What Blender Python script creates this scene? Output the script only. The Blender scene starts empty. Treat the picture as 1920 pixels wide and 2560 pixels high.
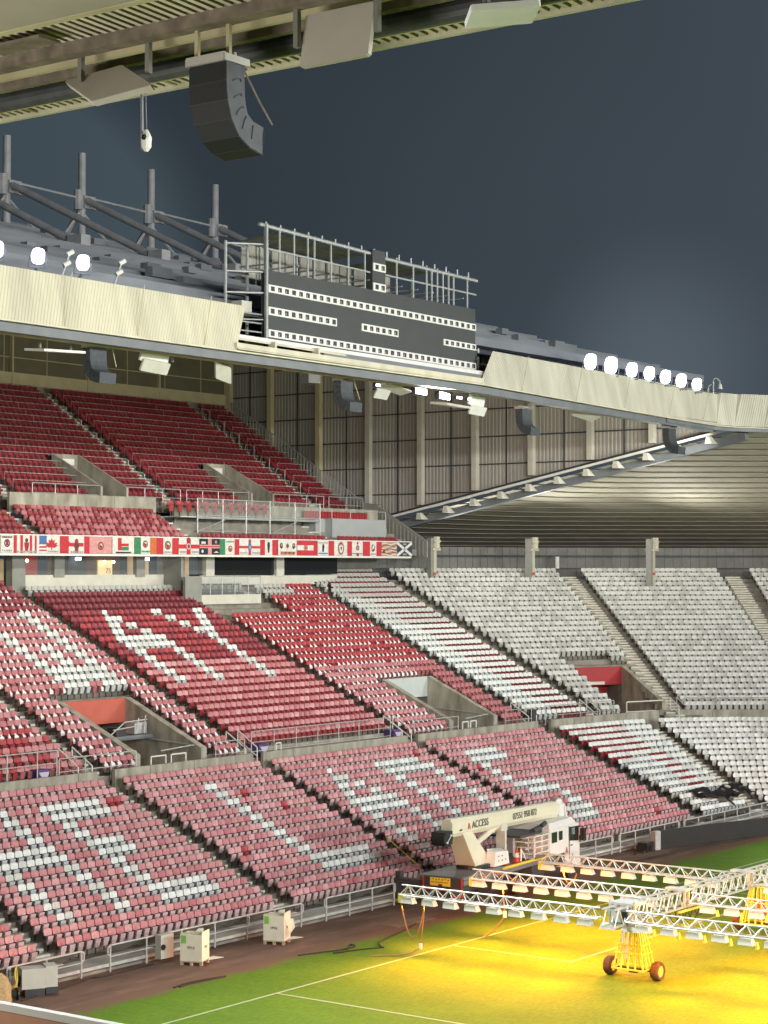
import bpy, math, random
from mathutils import Vector, Matrix
random.seed(7)
C = bpy.context.scene.collection
SC = bpy.context.scene
# ------------------------------------------------------------------ camera, sky, lights
CAM = (-54.19, -44.61, 15.0); YAW = 0.634508; PIT = 0.028650; FPX = 4930.7
cd = bpy.data.cameras.new('camera'); cam = bpy.data.objects.new('camera', cd); C.objects.link(cam)
cam.location = CAM; cam.rotation_euler = (math.pi / 2 + PIT, 0, YAW - math.pi / 2)
cd.sensor_fit = 'VERTICAL'; cd.sensor_height = 24; cd.lens = 24 * FPX / 2560; cd.clip_start = .5; cd.clip_end = 3000
SC.camera = cam
W = bpy.data.worlds.new('World'); SC.world = W; W.use_nodes = True
nt = W.node_tree; nt.nodes.clear()
out = nt.nodes.new('ShaderNodeOutputWorld'); bg = nt.nodes.new('ShaderNodeBackground')
tc = nt.nodes.new('ShaderNodeTexCoord'); dot = nt.nodes.new('ShaderNodeVectorMath'); dot.operation = 'DOT_PRODUCT'
# floodlit mist thickens towards the east: night sky gradient by direction
dot.inputs[1].default_value = (0.93, 0.10, 0.05)
mr = nt.nodes.new('ShaderNodeMapRange'); mr.inputs[1].default_value = .74; mr.inputs[2].default_value = .95
nz = nt.nodes.new('ShaderNodeTexNoise'); nz.inputs['Scale'].default_value = 3.0; nz.inputs['Detail'].default_value = 3
ad = nt.nodes.new('ShaderNodeMath'); ad.operation = 'MULTIPLY_ADD'; ad.inputs[1].default_value = .10; 
cr = nt.nodes.new('ShaderNodeValToRGB')
cr.color_ramp.elements[0].color = (.020, .0275, .038, 1); cr.color_ramp.elements[1].color = (.060, .078, .096, 1)
e = cr.color_ramp.elements.new(.45); e.color = (.033, .045, .056, 1)
nt.links.new(tc.outputs['Generated'], dot.inputs[0]); nt.links.new(dot.outputs['Value'], ad.inputs[2]); nt.links.new(tc.outputs['Generated'], nz.inputs['Vector'])
nt.links.new(nz.outputs['Fac'], ad.inputs[0]); nt.links.new(ad.outputs[0], mr.inputs[0]); nt.links.new(mr.outputs[0], cr.inputs[0])
prev = cr.outputs[0]
for dvec, lo, col in (((.874, .474, .103), .9962, (.055, .065, .075, 1)), ((.672, .728, .156), .9955, (.03, .042, .048, 1))):   # haze glow round both floodlight groups, painted into the sky colour
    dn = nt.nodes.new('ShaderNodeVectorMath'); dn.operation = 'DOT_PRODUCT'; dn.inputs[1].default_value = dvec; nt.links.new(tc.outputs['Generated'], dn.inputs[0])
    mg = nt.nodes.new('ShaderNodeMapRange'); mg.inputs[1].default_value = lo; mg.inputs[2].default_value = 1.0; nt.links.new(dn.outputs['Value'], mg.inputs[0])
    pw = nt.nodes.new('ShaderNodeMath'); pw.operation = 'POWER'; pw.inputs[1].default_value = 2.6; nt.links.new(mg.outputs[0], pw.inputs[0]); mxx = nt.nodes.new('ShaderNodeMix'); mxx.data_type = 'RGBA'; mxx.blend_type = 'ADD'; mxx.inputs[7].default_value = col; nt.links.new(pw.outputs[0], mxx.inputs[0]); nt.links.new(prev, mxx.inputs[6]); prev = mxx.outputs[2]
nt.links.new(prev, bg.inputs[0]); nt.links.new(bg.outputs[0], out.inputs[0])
SC.view_settings.view_transform = 'Standard'; SC.view_settings.look = 'None'; SC.view_settings.exposure = 0; SC.view_settings.gamma = 1
SC.cycles.max_bounces = 5; SC.cycles.diffuse_bounces = 3; SC.cycles.glossy_bounces = 2; SC.cycles.transparent_max_bounces = 8
SC.cycles.sample_clamp_indirect = 4; SC.cycles.caustics_reflective = False; SC.cycles.caustics_refractive = False
SC.cycles.use_denoising = True

def flood(name, loc, target, watts, sx, sy, col=(1, .97, .92), spread=180):
    l = bpy.data.lights.new(name, 'AREA'); l.shape = 'RECTANGLE'; l.size = sx; l.size_y = sy; l.energy = watts; l.color = col; l.spread = math.radians(spread)
    o = bpy.data.objects.new(name, l); C.objects.link(o); o.location = loc
    o.rotation_euler = (Vector(target) - Vector(loc)).to_track_quat('-Z', 'Y').to_euler(); return o
# banks of stadium floodlights along the roofs of the four stands (the camera sees only the north one)
flood('south_roof_floodlights', (8, -128, 27), (24, 24, 10), 46000, 50, 2)
flood('south_lip_floodlights', (14, -126, 16), (30, 30, 16), 42000, 50, 1)  # added low fill that reaches under the north roof, an invented bank
flood('west_roof_floodlights', (-27.5, -62, 26.5), (34, 26, 8), 48000, 30, 2)
flood('east_roof_floodlights', (76, -58, 26), (0, -10, 4), 30000, 30, 1.4)
# the visible floodlights of the north roof light the pitch below them
flood('north_roof_floodlights_right', (49, 10.2, 27.4), (49, -40, 0), 12000, 13, .5, (.96, .97, 1), 100)
flood('north_roof_floodlights_left', (-1, 9.9, 27.6), (-1, -36, 0), 11000, 9, .5, (.96, .97, 1), 110)
flood('under_lip_lamp_light', (28.2, 11.6, 23.6), (10, -20, 14), 1200, 3.2, .3, (.95, .97, 1), 110)
# unseen fill lights added under the roof to brighten upper tier, rear wall, gable
flood('house_lights', (22, 14.2, 24.3), (22, 56, 25), 5500, 60, .4, (1, .93, .78))
flood('house_lights_corner', (57.5, 13.6, 22.8), (57.5, 44, 16), 650, 5, .4, (1, .95, .85))  # added fill for the low corner roof, no lamp modelled
for k, (x, y, tx, ty) in enumerate([(62.8, 35.4, 63, 12), (69.8, 31.4, 67, 12), (76.4, 25.2, 72, 8)]): flood('pillar_uplight', (x, y, 15.7), (tx, ty, 24), 620, 1.6, .5, (1, .97, .88))  # fill added to brighten the corner soffit; the pillars carry no lamps
flood('near_stand_house_lights', (-46, -16, 12.5), (-29, -23, 24), 2700, 10, 1, (1, .94, .84))  # unseen uplight added to brighten the near roof underside
flood('near_stand_gangway_light', (-50, -30, 14.6), (-44.7, -34.5, 11.6), 330, .6, .2, (1, .9, .75))  # small unseen fill added for the near balcony front

# ------------------------------------------------------------------ materials
MATS = {}
def mat(name, col, rough=.6, metal=0.0, vary=.12, scale=1.5, bump=0.0, emit=None, alpha=1.0, spec=.5, stretch=None):
    if name in MATS: return MATS[name]
    m = bpy.data.materials.new(name); m.use_nodes = True; t = m.node_tree; b = t.nodes['Principled BSDF']
    b.inputs['Roughness'].default_value = rough; b.inputs['Metallic'].default_value = metal; b.inputs['Alpha'].default_value = alpha
    b.inputs['Specular IOR Level'].default_value = spec
    if emit: b.inputs['Emission Color'].default_value = (*emit[:3], 1); b.inputs['Emission Strength'].default_value = emit[3]
    if vary:
        g = t.nodes.new('ShaderNodeNewGeometry'); n = t.nodes.new('ShaderNodeTexNoise'); n.inputs['Scale'].default_value = scale; n.inputs['Detail'].default_value = 5
        src = g.outputs['Position']
        if stretch:
            mp = t.nodes.new('ShaderNodeMapping'); mp.inputs['Scale'].default_value = stretch; t.links.new(src, mp.inputs[0]); src = mp.outputs[0]
        t.links.new(src, n.inputs['Vector'])
        r = t.nodes.new('ShaderNodeValToRGB'); r.color_ramp.elements[0].position = .3; r.color_ramp.elements[1].position = .7
        r.color_ramp.elements[0].color = (*[c * (1 - vary) for c in col], 1); r.color_ramp.elements[1].color = (*[min(1, c * (1 + vary)) for c in col], 1)
        t.links.new(n.outputs['Fac'], r.inputs[0]); t.links.new(r.outputs[0], b.inputs['Base Color'])
        if bump:
            bp = t.nodes.new('ShaderNodeBump'); bp.inputs['Strength'].default_value = bump; bp.inputs['Distance'].default_value = .05
            t.links.new(n.outputs['Fac'], bp.inputs['Height']); t.links.new(bp.outputs[0], b.inputs['Normal'])
    else: b.inputs['Base Color'].default_value = (*col, 1)
    MATS[name] = m; return m
concrete = mat('concrete', (.35, .335, .28), .9, vary=.38, scale=1.6, bump=.3, stretch=(1, 1, .35))
concrete_dark = mat('concrete_dark', (.235, .225, .195), .9, vary=.3, scale=1.3)
concrete_pale = mat('concrete_pale', (.52, .53, .50), .9, vary=.2, scale=1.2)
nosing = mat('step_nosing', (.62, .61, .54), .8, vary=.2, scale=3)
galv = mat('galvanised_steel', (.52, .54, .54), .45, .4, vary=.12, scale=4)
steel_grey = mat('grey_paint', (.17, .19, .21), .5, vary=.15, scale=1)
steel_dark = mat('dark_paint', (.045, .048, .055), .6, vary=.2, scale=2)
cream = mat('cream_sheet', (.64, .61, .47), .55, vary=.15, scale=1.1, stretch=(1, 1, .12))
cream_r = mat('cream_sheet_pale', (.60, .59, .49), .55, vary=.15, scale=1.1, stretch=(1, 1, .12))
cream_beam = mat('cream_beam', (.52, .47, .30), .6, vary=.12, scale=1)
board_olive = mat('rear_wall_board', (.15, .14, .10), .8, vary=.12, scale=.8)
cladding = mat('gable_cladding', (.36, .345, .32), .7, vary=.12, scale=.5, stretch=(1, 1, .2))
soffit_m = mat('soffit_sheet', (.47, .445, .36), .7, vary=.15, scale=.7, stretch=(.3, 1, 1))
roofgrey = mat('roof_sheet', (.20, .225, .25), .6, vary=.2, scale=.8, stretch=(.3, 1, 1))
rail_white = mat('rail_white', (.50, .51, .50), .5, vary=.1, scale=3)
frame_galv = mat('frame_steel', (.38, .40, .40), .5, .3, vary=.12, scale=4)
pipe_m = mat('pipe_grey', (.075, .08, .085), .6, vary=.2, scale=3)
white_p = mat('white_paint', (.76, .77, .74), .5, vary=.06, scale=2)
offwhite = mat('off_white_panel', (.60, .60, .53), .6, vary=.08, scale=1.5)
greybox = mat('blue_grey_board', (.36, .39, .40), .7, vary=.06, scale=1)
ceil_groove_shade = mat('near_soffit_groove', (.27, .24, .18), .8, vary=.3, scale=2)  # darker copy of the sheet: shade between the ribs put into the colour
ceil_rib = mat('near_soffit_sheet', (.74, .67, .54), .65, vary=.2, scale=1.6, stretch=(.5, 2, 1))
ceil_dark = mat('rusty_beam', (.20, .165, .13), .8, vary=.35, scale=3)
ceil_board = mat('plain_soffit_board', (.40, .36, .315), .8, vary=.06, scale=1)
blackp = mat('black_plastic', (.018, .02, .022), .45, vary=0)
grille = mat('speaker_grille', (.017, .019, .021), .7, vary=.4, scale=60)
speaker_side = mat('speaker_side', (.06, .072, .085), .6, vary=.2, scale=6)
panel_s = mat('screen_panel', (.045, .053, .055), .55, vary=.08, scale=1)
red_p = mat('red_paint', (.42, .03, .03), .5, vary=.1, scale=3)
purple = mat('purple_plastic', (.09, .05, .20), .45, vary=.1)
yellow_p = mat('yellow_paint', (.75, .58, .06), .5, vary=.1, scale=3)
rubber = mat('rubber', (.03, .026, .022), .85, vary=.3, scale=8)
mud = mat('muddy_rubber', (.075, .042, .026), .9, vary=.4, scale=8)
glass = mat('clear_glass', (.5, .56, .56), .08, vary=0, alpha=.22)
darkglass = mat('dark_glass', (.02, .024, .024), .08, vary=0, spec=.6)
# seat plastics: sun-faded reds, whites
PAL = {}
for k, c in {'pinkA': (.51, .215, .235), 'pinkB': (.60, .31, .33), 'pinkC': (.44, .15, .17), 'panP': (.66, .47, .48), 'panR': (.40, .135, .15), 'whiteA': (.72, .76, .75), 'whiteB': (.58, .60, .58),
             'whiteC': (.44, .45, .43), 'panW': (.52, .57, .58), 'red': (.36, .04, .05), 'redB': (.37, .04, .05), 'dred': (.235, .03, .045), 'maroon': (.17, .018, .032), 'topred': (.20, .018, .03), 'topredB': (.26, .026, .036)}.items():
    PAL[k] = mat('seat_' + k, c, .42, vary=.10, scale=7)
PAL['bracket'] = mat('seat_bracket', (.05, .035, .042), .6, vary=0)

# ------------------------------------------------------------------ mesh helpers
class MB:
    def __init__(s): s.v = []; s.f = []; s.m = []
    def q(s, pts, m=0):
        i = len(s.v); s.v += [tuple(p) for p in pts]; s.f.append(tuple(range(i, i + len(pts)))); s.m.append(m); return s
    def hexa(s, p, m=0):        # 8 points: bottom 4 ccw, top 4 ccw
        i = len(s.v); s.v += [tuple(a) for a in p]
        for f in ((3, 2, 1, 0), (4, 5, 6, 7), (0, 1, 5, 4), (1, 2, 6, 5), (2, 3, 7, 6), (3, 0, 4, 7)): s.f.append(tuple(i + k for k in f)); s.m.append(m)
        return s
    def box(s, x0, x1, y0, y1, z0, z1, m=0):
        return s.hexa([(x0, y0, z0), (x1, y0, z0), (x1, y1, z0), (x0, y1, z0), (x0, y0, z1), (x1, y0, z1), (x1, y1, z1), (x0, y1, z1)], m)
    def bar(s, p, q, r, m=0, n=6, r2=None):
        p = Vector(p); q = Vector(q); d = (q - p).normalized(); a = d.orthogonal().normalized(); b = d.cross(a); r2 = r if r2 is None else r2
        i = len(s.v)
        for c, rr in ((p, r), (q, r2)):
            for k in range(n):
                t = 2 * math.pi * k / n; s.v.append(tuple(c + a * math.cos(t) * rr + b * math.sin(t) * rr))
        for k in range(n): s.f.append((i + k, i + (k + 1) % n, i + n + (k + 1) % n, i + n + k)); s.m.append(m)
        s.f.append(tuple(i + n - 1 - k for k in range(n))); s.m.append(m); s.f.append(tuple(i + n + k for k in range(n))); s.m.append(m); return s
    def beam(s, p, q, w, h, m=0, up=(0, 0, 1)):     # rectangular section, w sideways, h along up
        p = Vector(p); q = Vector(q); d = (q - p).normalized(); sd = d.cross(Vector(up)).normalized() * (w / 2); u = sd.cross(d).normalized() * (h / 2)
        return s.hexa([p - sd - u, p + sd - u, q + sd - u, q - sd - u, p - sd + u, p + sd + u, q + sd + u, q - sd + u], m)
    def path(s, pts, r, m=0, n=6):
        for a, b in zip(pts, pts[1:]): s.bar(a, b, r, m, n)
        return s
    def prism(s, poly, ax, a0, a1, m=0):    # poly in the plane perpendicular to axis ax ('x','y','z')
        def P(u, v, a): return {'x': (a, u, v), 'y': (u, a, v), 'z': (u, v, a)}[ax]
        i = len(s.v); n = len(poly)
        s.v += [P(u, v, a0) for u, v in poly] + [P(u, v, a1) for u, v in poly]
        s.f.append(tuple(i + n - 1 - k for k in range(n))); s.f.append(tuple(i + n + k for k in range(n))); s.m += [m, m]
        for k in range(n): s.f.append((i + k, i + (k + 1) % n, i + n + (k + 1) % n, i + n + k)); s.m.append(m)
        return s
    def xf(s, mtx, start=0):
        for k in range(start, len(s.v)): s.v[k] = tuple(mtx @ Vector(s.v[k]))
        return s
    def build(s, name, mats, parent=None, fix=True, smooth=False):
        me = bpy.data.meshes.new(name); off = Vector((0, 0, 0))
        if parent is not None:
            q = parent
            while q is not None: off += Vector(q.location); q = q.parent
        vs = s.v if off.length == 0 else [(a - off.x, b - off.y, c - off.z) for a, b, c in s.v]
        me.from_pydata(vs, [], s.f)
        for x in (mats if isinstance(mats, (list, tuple)) else [mats]): me.materials.append(x)
        me.polygons.foreach_set('material_index', s.m)
        if fix:
            import bmesh
            bm = bmesh.new(); bm.from_mesh(me); bmesh.ops.recalc_face_normals(bm, faces=bm.faces); bm.to_mesh(me); bm.free()
        if smooth: me.polygons.foreach_set('use_smooth', [True] * len(me.polygons))
        o = bpy.data.objects.new(name, me); C.objects.link(o)
        if parent is not None: o.parent = parent
        return o
def tag(o, label=None, cat=None, group=None, kind=None):
    if label: o['label'] = label
    if cat: o['category'] = cat
    if group: o['group'] = group
    if kind: o['kind'] = kind
    return o
def root(name, loc, label, cat, group=None):
    o = bpy.data.objects.new(name, None); C.objects.link(o); o.location = loc; o.empty_display_size = .2
    return tag(o, label, cat, group)
def clone(o, parent=None):
    c = o.copy(); C.objects.link(c); c.parent = parent
    for ch in o.children: clone(ch, c)
    return c
def text(s, size, m, loc, xd, up, parent=None, name='lettering', align='CENTER', sx=1.0, bold=.0):
    cu = bpy.data.curves.new('t', 'FONT'); cu.body = s; cu.size = size; cu.extrude = .006; cu.align_x = align; cu.align_y = 'CENTER'; cu.offset = bold
    t = bpy.data.objects.new('t', cu); C.objects.link(t); dg = bpy.context.evaluated_depsgraph_get()
    me = bpy.data.meshes.new_from_object(t.evaluated_get(dg)); bpy.data.objects.remove(t)
    xd = Vector(xd).normalized(); up = Vector(up).normalized(); n = xd.cross(up)
    M = Matrix(((xd.x * sx, up.x, n.x, loc[0]), (xd.y * sx, up.y, n.y, loc[1]), (xd.z * sx, up.z, n.z, loc[2]), (0, 0, 0, 1)))
    off = Vector((0, 0, 0)); q = parent
    while q is not None: off += Vector(q.location); q = q.parent
    me.transform(Matrix.Translation(-off) @ M); me.materials.clear(); me.materials.append(m)
    o = bpy.data.objects.new(name, me); C.objects.link(o); o.parent = parent; return o
def project(x, y, z):
    dx, dy, dz = x - CAM[0], y - CAM[1], z - CAM[2]; cy, sy, cp, sp = math.cos(YAW), math.sin(YAW), math.cos(PIT), math.sin(PIT)
    D = dx * cy * cp + dy * sy * cp + dz * sp; r = dx * sy - dy * cy; u = -dx * cy * sp - dy * sy * sp + dz * cp
    return (960 + FPX * r / D, 1280 - FPX * u / D, D) if D > 1 else (-9999, 0, 1)

# ------------------------------------------------------------------ ground, pitch
def ground_mat():
    m = bpy.data.materials.new('track_soil'); m.use_nodes = True; t = m.node_tree; b = t.nodes['Principled BSDF']; b.inputs['Roughness'].default_value = .95
    g = t.nodes.new('ShaderNodeNewGeometry')
    n = t.nodes.new('ShaderNodeTexNoise'); n.inputs['Scale'].default_value = .55; n.inputs['Detail'].default_value = 8; n.inputs['Roughness'].default_value = .65
    mp = t.nodes.new('ShaderNodeMapping'); mp.inputs['Scale'].default_value = (.45, 1.6, 1); t.links.new(g.outputs['Position'], mp.inputs[0]); t.links.new(mp.outputs[0], n.inputs['Vector'])
    r = t.nodes.new('ShaderNodeValToRGB'); r.color_ramp.elements[0].position = .35; r.color_ramp.elements[1].position = .72
    r.color_ramp.elements[0].color = (.115, .072, .05, 1); r.color_ramp.elements[1].color = (.27, .185, .13, 1)
    e = r.color_ramp.elements.new(.55); e.color = (.18, .112, .078, 1)
    t.links.new(n.outputs['Fac'], r.inputs[0]); t.links.new(r.outputs[0], b.inputs['Base Color'])
    bp = t.nodes.new('ShaderNodeBump'); bp.inputs['Strength'].default_value = .6; bp.inputs['Distance'].default_value = .05
    t.links.new(n.outputs['Fac'], bp.inputs['Height']); t.links.new(bp.outputs[0], b.inputs['Normal']); return m
def grass_mat():
    m = bpy.data.materials.new('pitch_grass'); m.use_nodes = True; t = m.node_tree; b = t.nodes['Principled BSDF']; b.inputs['Roughness'].default_value = .85; b.inputs['Specular IOR Level'].default_value = .2
    g = t.nodes.new('ShaderNodeNewGeometry')
    def noise(sc, det, stretch):
        n = t.nodes.new('ShaderNodeTexNoise'); n.inputs['Scale'].default_value = sc; n.inputs['Detail'].default_value = det; n.inputs['Roughness'].default_value = .7
        mp = t.nodes.new('ShaderNodeMapping'); mp.inputs['Scale'].default_value = stretch; t.links.new(g.outputs['Position'], mp.inputs[0]); t.links.new(mp.outputs[0], n.inputs['Vector']); return n
    n1 = noise(.35, 4, (1, 1, 1)); n2 = noise(5, 8, (.6, 1.6, 1)); n3 = noise(22, 5, (.5, 1.5, 1))
    mx = t.nodes.new('ShaderNodeMath'); mx.operation = 'MULTIPLY_ADD'; mx.inputs[1].default_value = .55; t.links.new(n2.outputs['Fac'], mx.inputs[0])
    m0 = t.nodes.new('ShaderNodeMath'); m0.operation = 'MULTIPLY'; m0.inputs[1].default_value = .3; t.links.new(n1.outputs['Fac'], m0.inputs[0])
    m3 = t.nodes.new('ShaderNodeMath'); m3.operation = 'MULTIPLY_ADD'; m3.inputs[1].default_value = .38; t.links.new(n3.outputs['Fac'], m3.inputs[0]); t.links.new(m0.outputs[0], m3.inputs[2])
    t.links.new(m3.outputs[0], mx.inputs[2])
    r = t.nodes.new('ShaderNodeValToRGB'); r.color_ramp.elements[0].position = .50; r.color_ramp.elements[1].position = .76
    r.color_ramp.elements[0].color = (.060, .140, .007, 1); r.color_ramp.elements[1].color = (.125, .240, .012, 1)
    t.links.new(mx.outputs[0], r.inputs[0])
    # worn, soil stained margin of the turf
    sx = t.nodes.new('ShaderNodeSeparateXYZ'); t.links.new(g.outputs['Position'], sx.inputs[0]); ne = noise(.7, 7, (.6, 1, 1))
    a1 = t.nodes.new('ShaderNodeMath'); a1.operation = 'MULTIPLY_ADD'; a1.inputs[1].default_value = 2.4; t.links.new(ne.outputs['Fac'], a1.inputs[0]); t.links.new(sx.outputs['Y'], a1.inputs[2])
    ma = t.nodes.new('ShaderNodeMapRange'); ma.inputs[1].default_value = 4.15; ma.inputs[2].default_value = 4.85; t.links.new(a1.outputs[0], ma.inputs[0])
    mm = t.nodes.new('ShaderNodeMix'); mm.data_type = 'RGBA'; mm.inputs[7].default_value = (.17, .108, .07, 1); t.links.new(ma.outputs[0], mm.inputs[0]); t.links.new(r.outputs[0], mm.inputs[6]); t.links.new(mm.outputs[2], b.inputs['Base Color'])
    bp = t.nodes.new('ShaderNodeBump'); bp.inputs['Strength'].default_value = .5; bp.inputs['Distance'].default_value = .03
    t.links.new(mx.outputs[0], bp.inputs['Height']); t.links.new(bp.outputs[0], b.inputs['Normal']); return m
soil = ground_mat(); grass = grass_mat()
tag(MB().q([(-900, -900, 0), (900, -900, 0), (900, 900, 0), (-900, 900, 0)]).build('ground', soil), 'brown bare soil strip around the pitch', 'ground', kind='structure')
# the turf has a slightly wandering edge
edge = []
x = -60.0
while x <= 74: edge.append((x, 4.3, .006)); x += .5
m = MB()
for a, b in zip(edge, edge[1:]): m.q([(a[0], -125, .006), (b[0], -125, .006), b, a])
tag(m.build('pitch', grass), 'green and floodlit turf of the football pitch', 'pitch', kind='structure')
linem = mat('line_paint', (.33, .40, .22), .9, vary=.12, scale=9)
m = MB(); w = .06
for (x0, y0, x1, y1) in [(-13.8, 0, 54.2, 0), (0, 0, 0, -16.5), (40.3, 0, 40.3, -16.5), (0, -16.5, 40.3, -16.5), (11, 0, 11, -5.5), (29.3, 0, 29.3, -5.5), (11, -5.5, 29.3, -5.5), (-13.8, 0, -13.8, -105), (54.2, 0, 54.2, -105)]:
    a = w if x0 == x1 else 0; b = w if y0 == y1 else 0
    m.q([(x0 - w, y0 - w, .011 + (.003 if a else 0)), (x1 + w, y0 - w if a == 0 else y0 - w, .011 + (.003 if a else 0)), (x1 + w, y1 + w if b else y1, .011 + (.003 if a else 0)), (x0 - w, y1 + w if b else y1, .011 + (.003 if a else 0))]) if b else \
        m.q([(x0 - w, y0, .014), (x0 - w, y1, .014), (x0 + w, y1, .014), (x0 + w, y0, .014)])
tag(m.build('pitch_lines', linem), 'white painted goal line and box lines', 'line marking', kind='structure')
# ---- seating bowl: every tier is a ruled surface between a front and a back polyline
def lerp(a, b, t): return a + (b - a) * t
LOW_F = [(-24, 9.3), (36.2, 9.35), (48.7, 9.1), (49.9, 9.1), (54.0, 8.75), (54.9, 8.6), (56.9, 8.3), (57.9, 7.5), (60.5, 4.5), (61.6, 1.5), (62.4, -4)]
LOW_T = [(-24, 19.3), (36.2, 19.25), (48.6, 18.75), (49.6, 18.65), (56.3, 17.7), (57.9, 17.0), (59.0, 16.67), (60.2, 15.9), (63.0, 13.1), (64.6, 10), (66.2, 5)]
UP_F = [(-24, 22.25), (49, 22.2), (50, 22.2), (55.5, 21.3), (56.6, 21.1), (63.0, 18.9), (64.0, 18.4), (70.1, 11.9), (70.9, 10.9), (75, 3.5)]
UP_T = [(-24, 39.4), (49, 39.4), (50, 39.4), (58.5, 39.2), (59.4, 39.0), (73.2, 32.6), (74.3, 31.9), (82.3, 23.9), (83.5, 22.6), (91, 11)]
# name, front polyline, back polyline, rows, z of backrest top first / last row, u0, u1 (positions along polyline index), seats in the front / back row, first row, last row
TIERS = {
 'low': (LOW_F, LOW_T, 15, 1.08, 5.35),
 'up': (UP_F, UP_T, 25, 6.85, 15.03),
 'bal': ([(-12, 36.9), (60, 36.9)], [(-12, 39.5), (60, 39.5)], 5, 17.2, 18.7),
 'top': ([(-12, 42.3), (60, 42.3)], [(-12, 53.8), (60, 53.8)], 17, 19.9, 27.35),
}
def onx(x, F):      # straight part: index position of an X on the first segment
    return (x - F[0][0]) / (F[1][0] - F[0][0])
def pt(poly, u):
    i = min(int(u), len(poly) - 2); t = u - i
    return (lerp(poly[i][0], poly[i+1][0], t), lerp(poly[i][1], poly[i+1][1], t))
BL = {}
def blk(name, tier, u0, u1, n0, n1, r0=0, r1=None, extra=0):
    BL[name] = (tier, u0, u1, n0, n1, r0, TIERS[tier][2] if r1 is None else r1)
def X(tier, x): return onx(x, TIERS[tier][0])
blk('L0', 'low', X('low', -16.2), X('low', -2.6), 30, 30)
blk('L1', 'low', X('low', -1.55), X('low', 11.15), 28, 28)
blk('L2', 'low', X('low', 12.35), X('low', 22.2), 22, 22)
blk('L3', 'low', X('low', 23.1), X('low', 35.7), 28, 28)
blk('L4', 'low', 1.03, 1.99, 27, 27)
blk('L5', 'low', 3.05, 4.97, 12, 19)
blk('L6', 'low', 6.0, 9.0, 19, 22)
blk('U0', 'up', X('up', -5), X('up', 11.2), 36, 36, -2)
blk('U1', 'up', X('up', 12.35), X('up', 22.2), 22, 22, -2)
blk('U2', 'up', X('up', 23.15), X('up', 35.7), 28, 28, -1, 22)
blk('U3', 'up', X('up', 36.7), X('up', 48.95), 27, 27, -2, 22)
blk('U4', 'up', 2.02, 2.98, 12, 19, -2)
blk('U5', 'up', 4.03, 4.97, 15, 33, -2)
blk('U6', 'up', 6.03, 6.97, 20, 26, -2)
blk('U7', 'up', 8.03, 9.0, 18, 30, -2)
blk('B0', 'bal', X('bal', 8), X('bal', 23.2), 34, 34)
blk('B1', 'bal', X('bal', 24.3), X('bal', 36.0), 26, 26)
blk('B2', 'bal', X('bal', 37.5), X('bal', 50.0), 28, 28, 0, 1)
blk('B3', 'bal', X('bal', 51.3), X('bal', 58.2), 15, 15, 0, 1)
blk('T0', 'top', X('top', 12), X('top', 25.9), 31, 31)
blk('T1', 'top', X('top', 27.0), X('top', 39.8), 28, 28)
blk('T2', 'top', X('top', 41.0), X('top', 55.0), 31, 31)
blk('T3', 'top', X('top', 56.1), X('top', 59.2), 7, 6)
def seats(name):
    """rows of (row, seat, x, y, z_top, dirx, diry)"""
    tier, u0, u1, n0, n1, r0, r1 = BL[name]
    F, T, n, z0, z1 = TIERS[tier]
    out = []
    for r in range(r0, r1):
        t = r / (n - 1.0)
        pts = []
        us = [u0] + [float(k) for k in range(int(u0) + 1, int(u1) + 1) if u0 < k < u1] + [u1]
        for u in us:
            a, b = pt(F, u), pt(T, u); pts.append((lerp(a[0], b[0], t), lerp(a[1], b[1], t)))
        L = [((pts[i+1][0]-pts[i][0])**2 + (pts[i+1][1]-pts[i][1])**2) ** .5 for i in range(len(pts)-1)]
        tot = sum(L); cnt = int(round(lerp(n0, n1, t)))
        for s in range(cnt):
            d = (s + .5) / cnt * tot; i = 0
            while i < len(L) - 1 and d > L[i]: d -= L[i]; i += 1
            f = d / L[i]
            out.append((r, s, lerp(pts[i][0], pts[i+1][0], f), lerp(pts[i][1], pts[i+1][1], f), lerp(z0, z1, t),
                        (pts[i+1][0]-pts[i][0]) / L[i], (pts[i+1][1]-pts[i][1]) / L[i], cnt))
    return out
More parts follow.
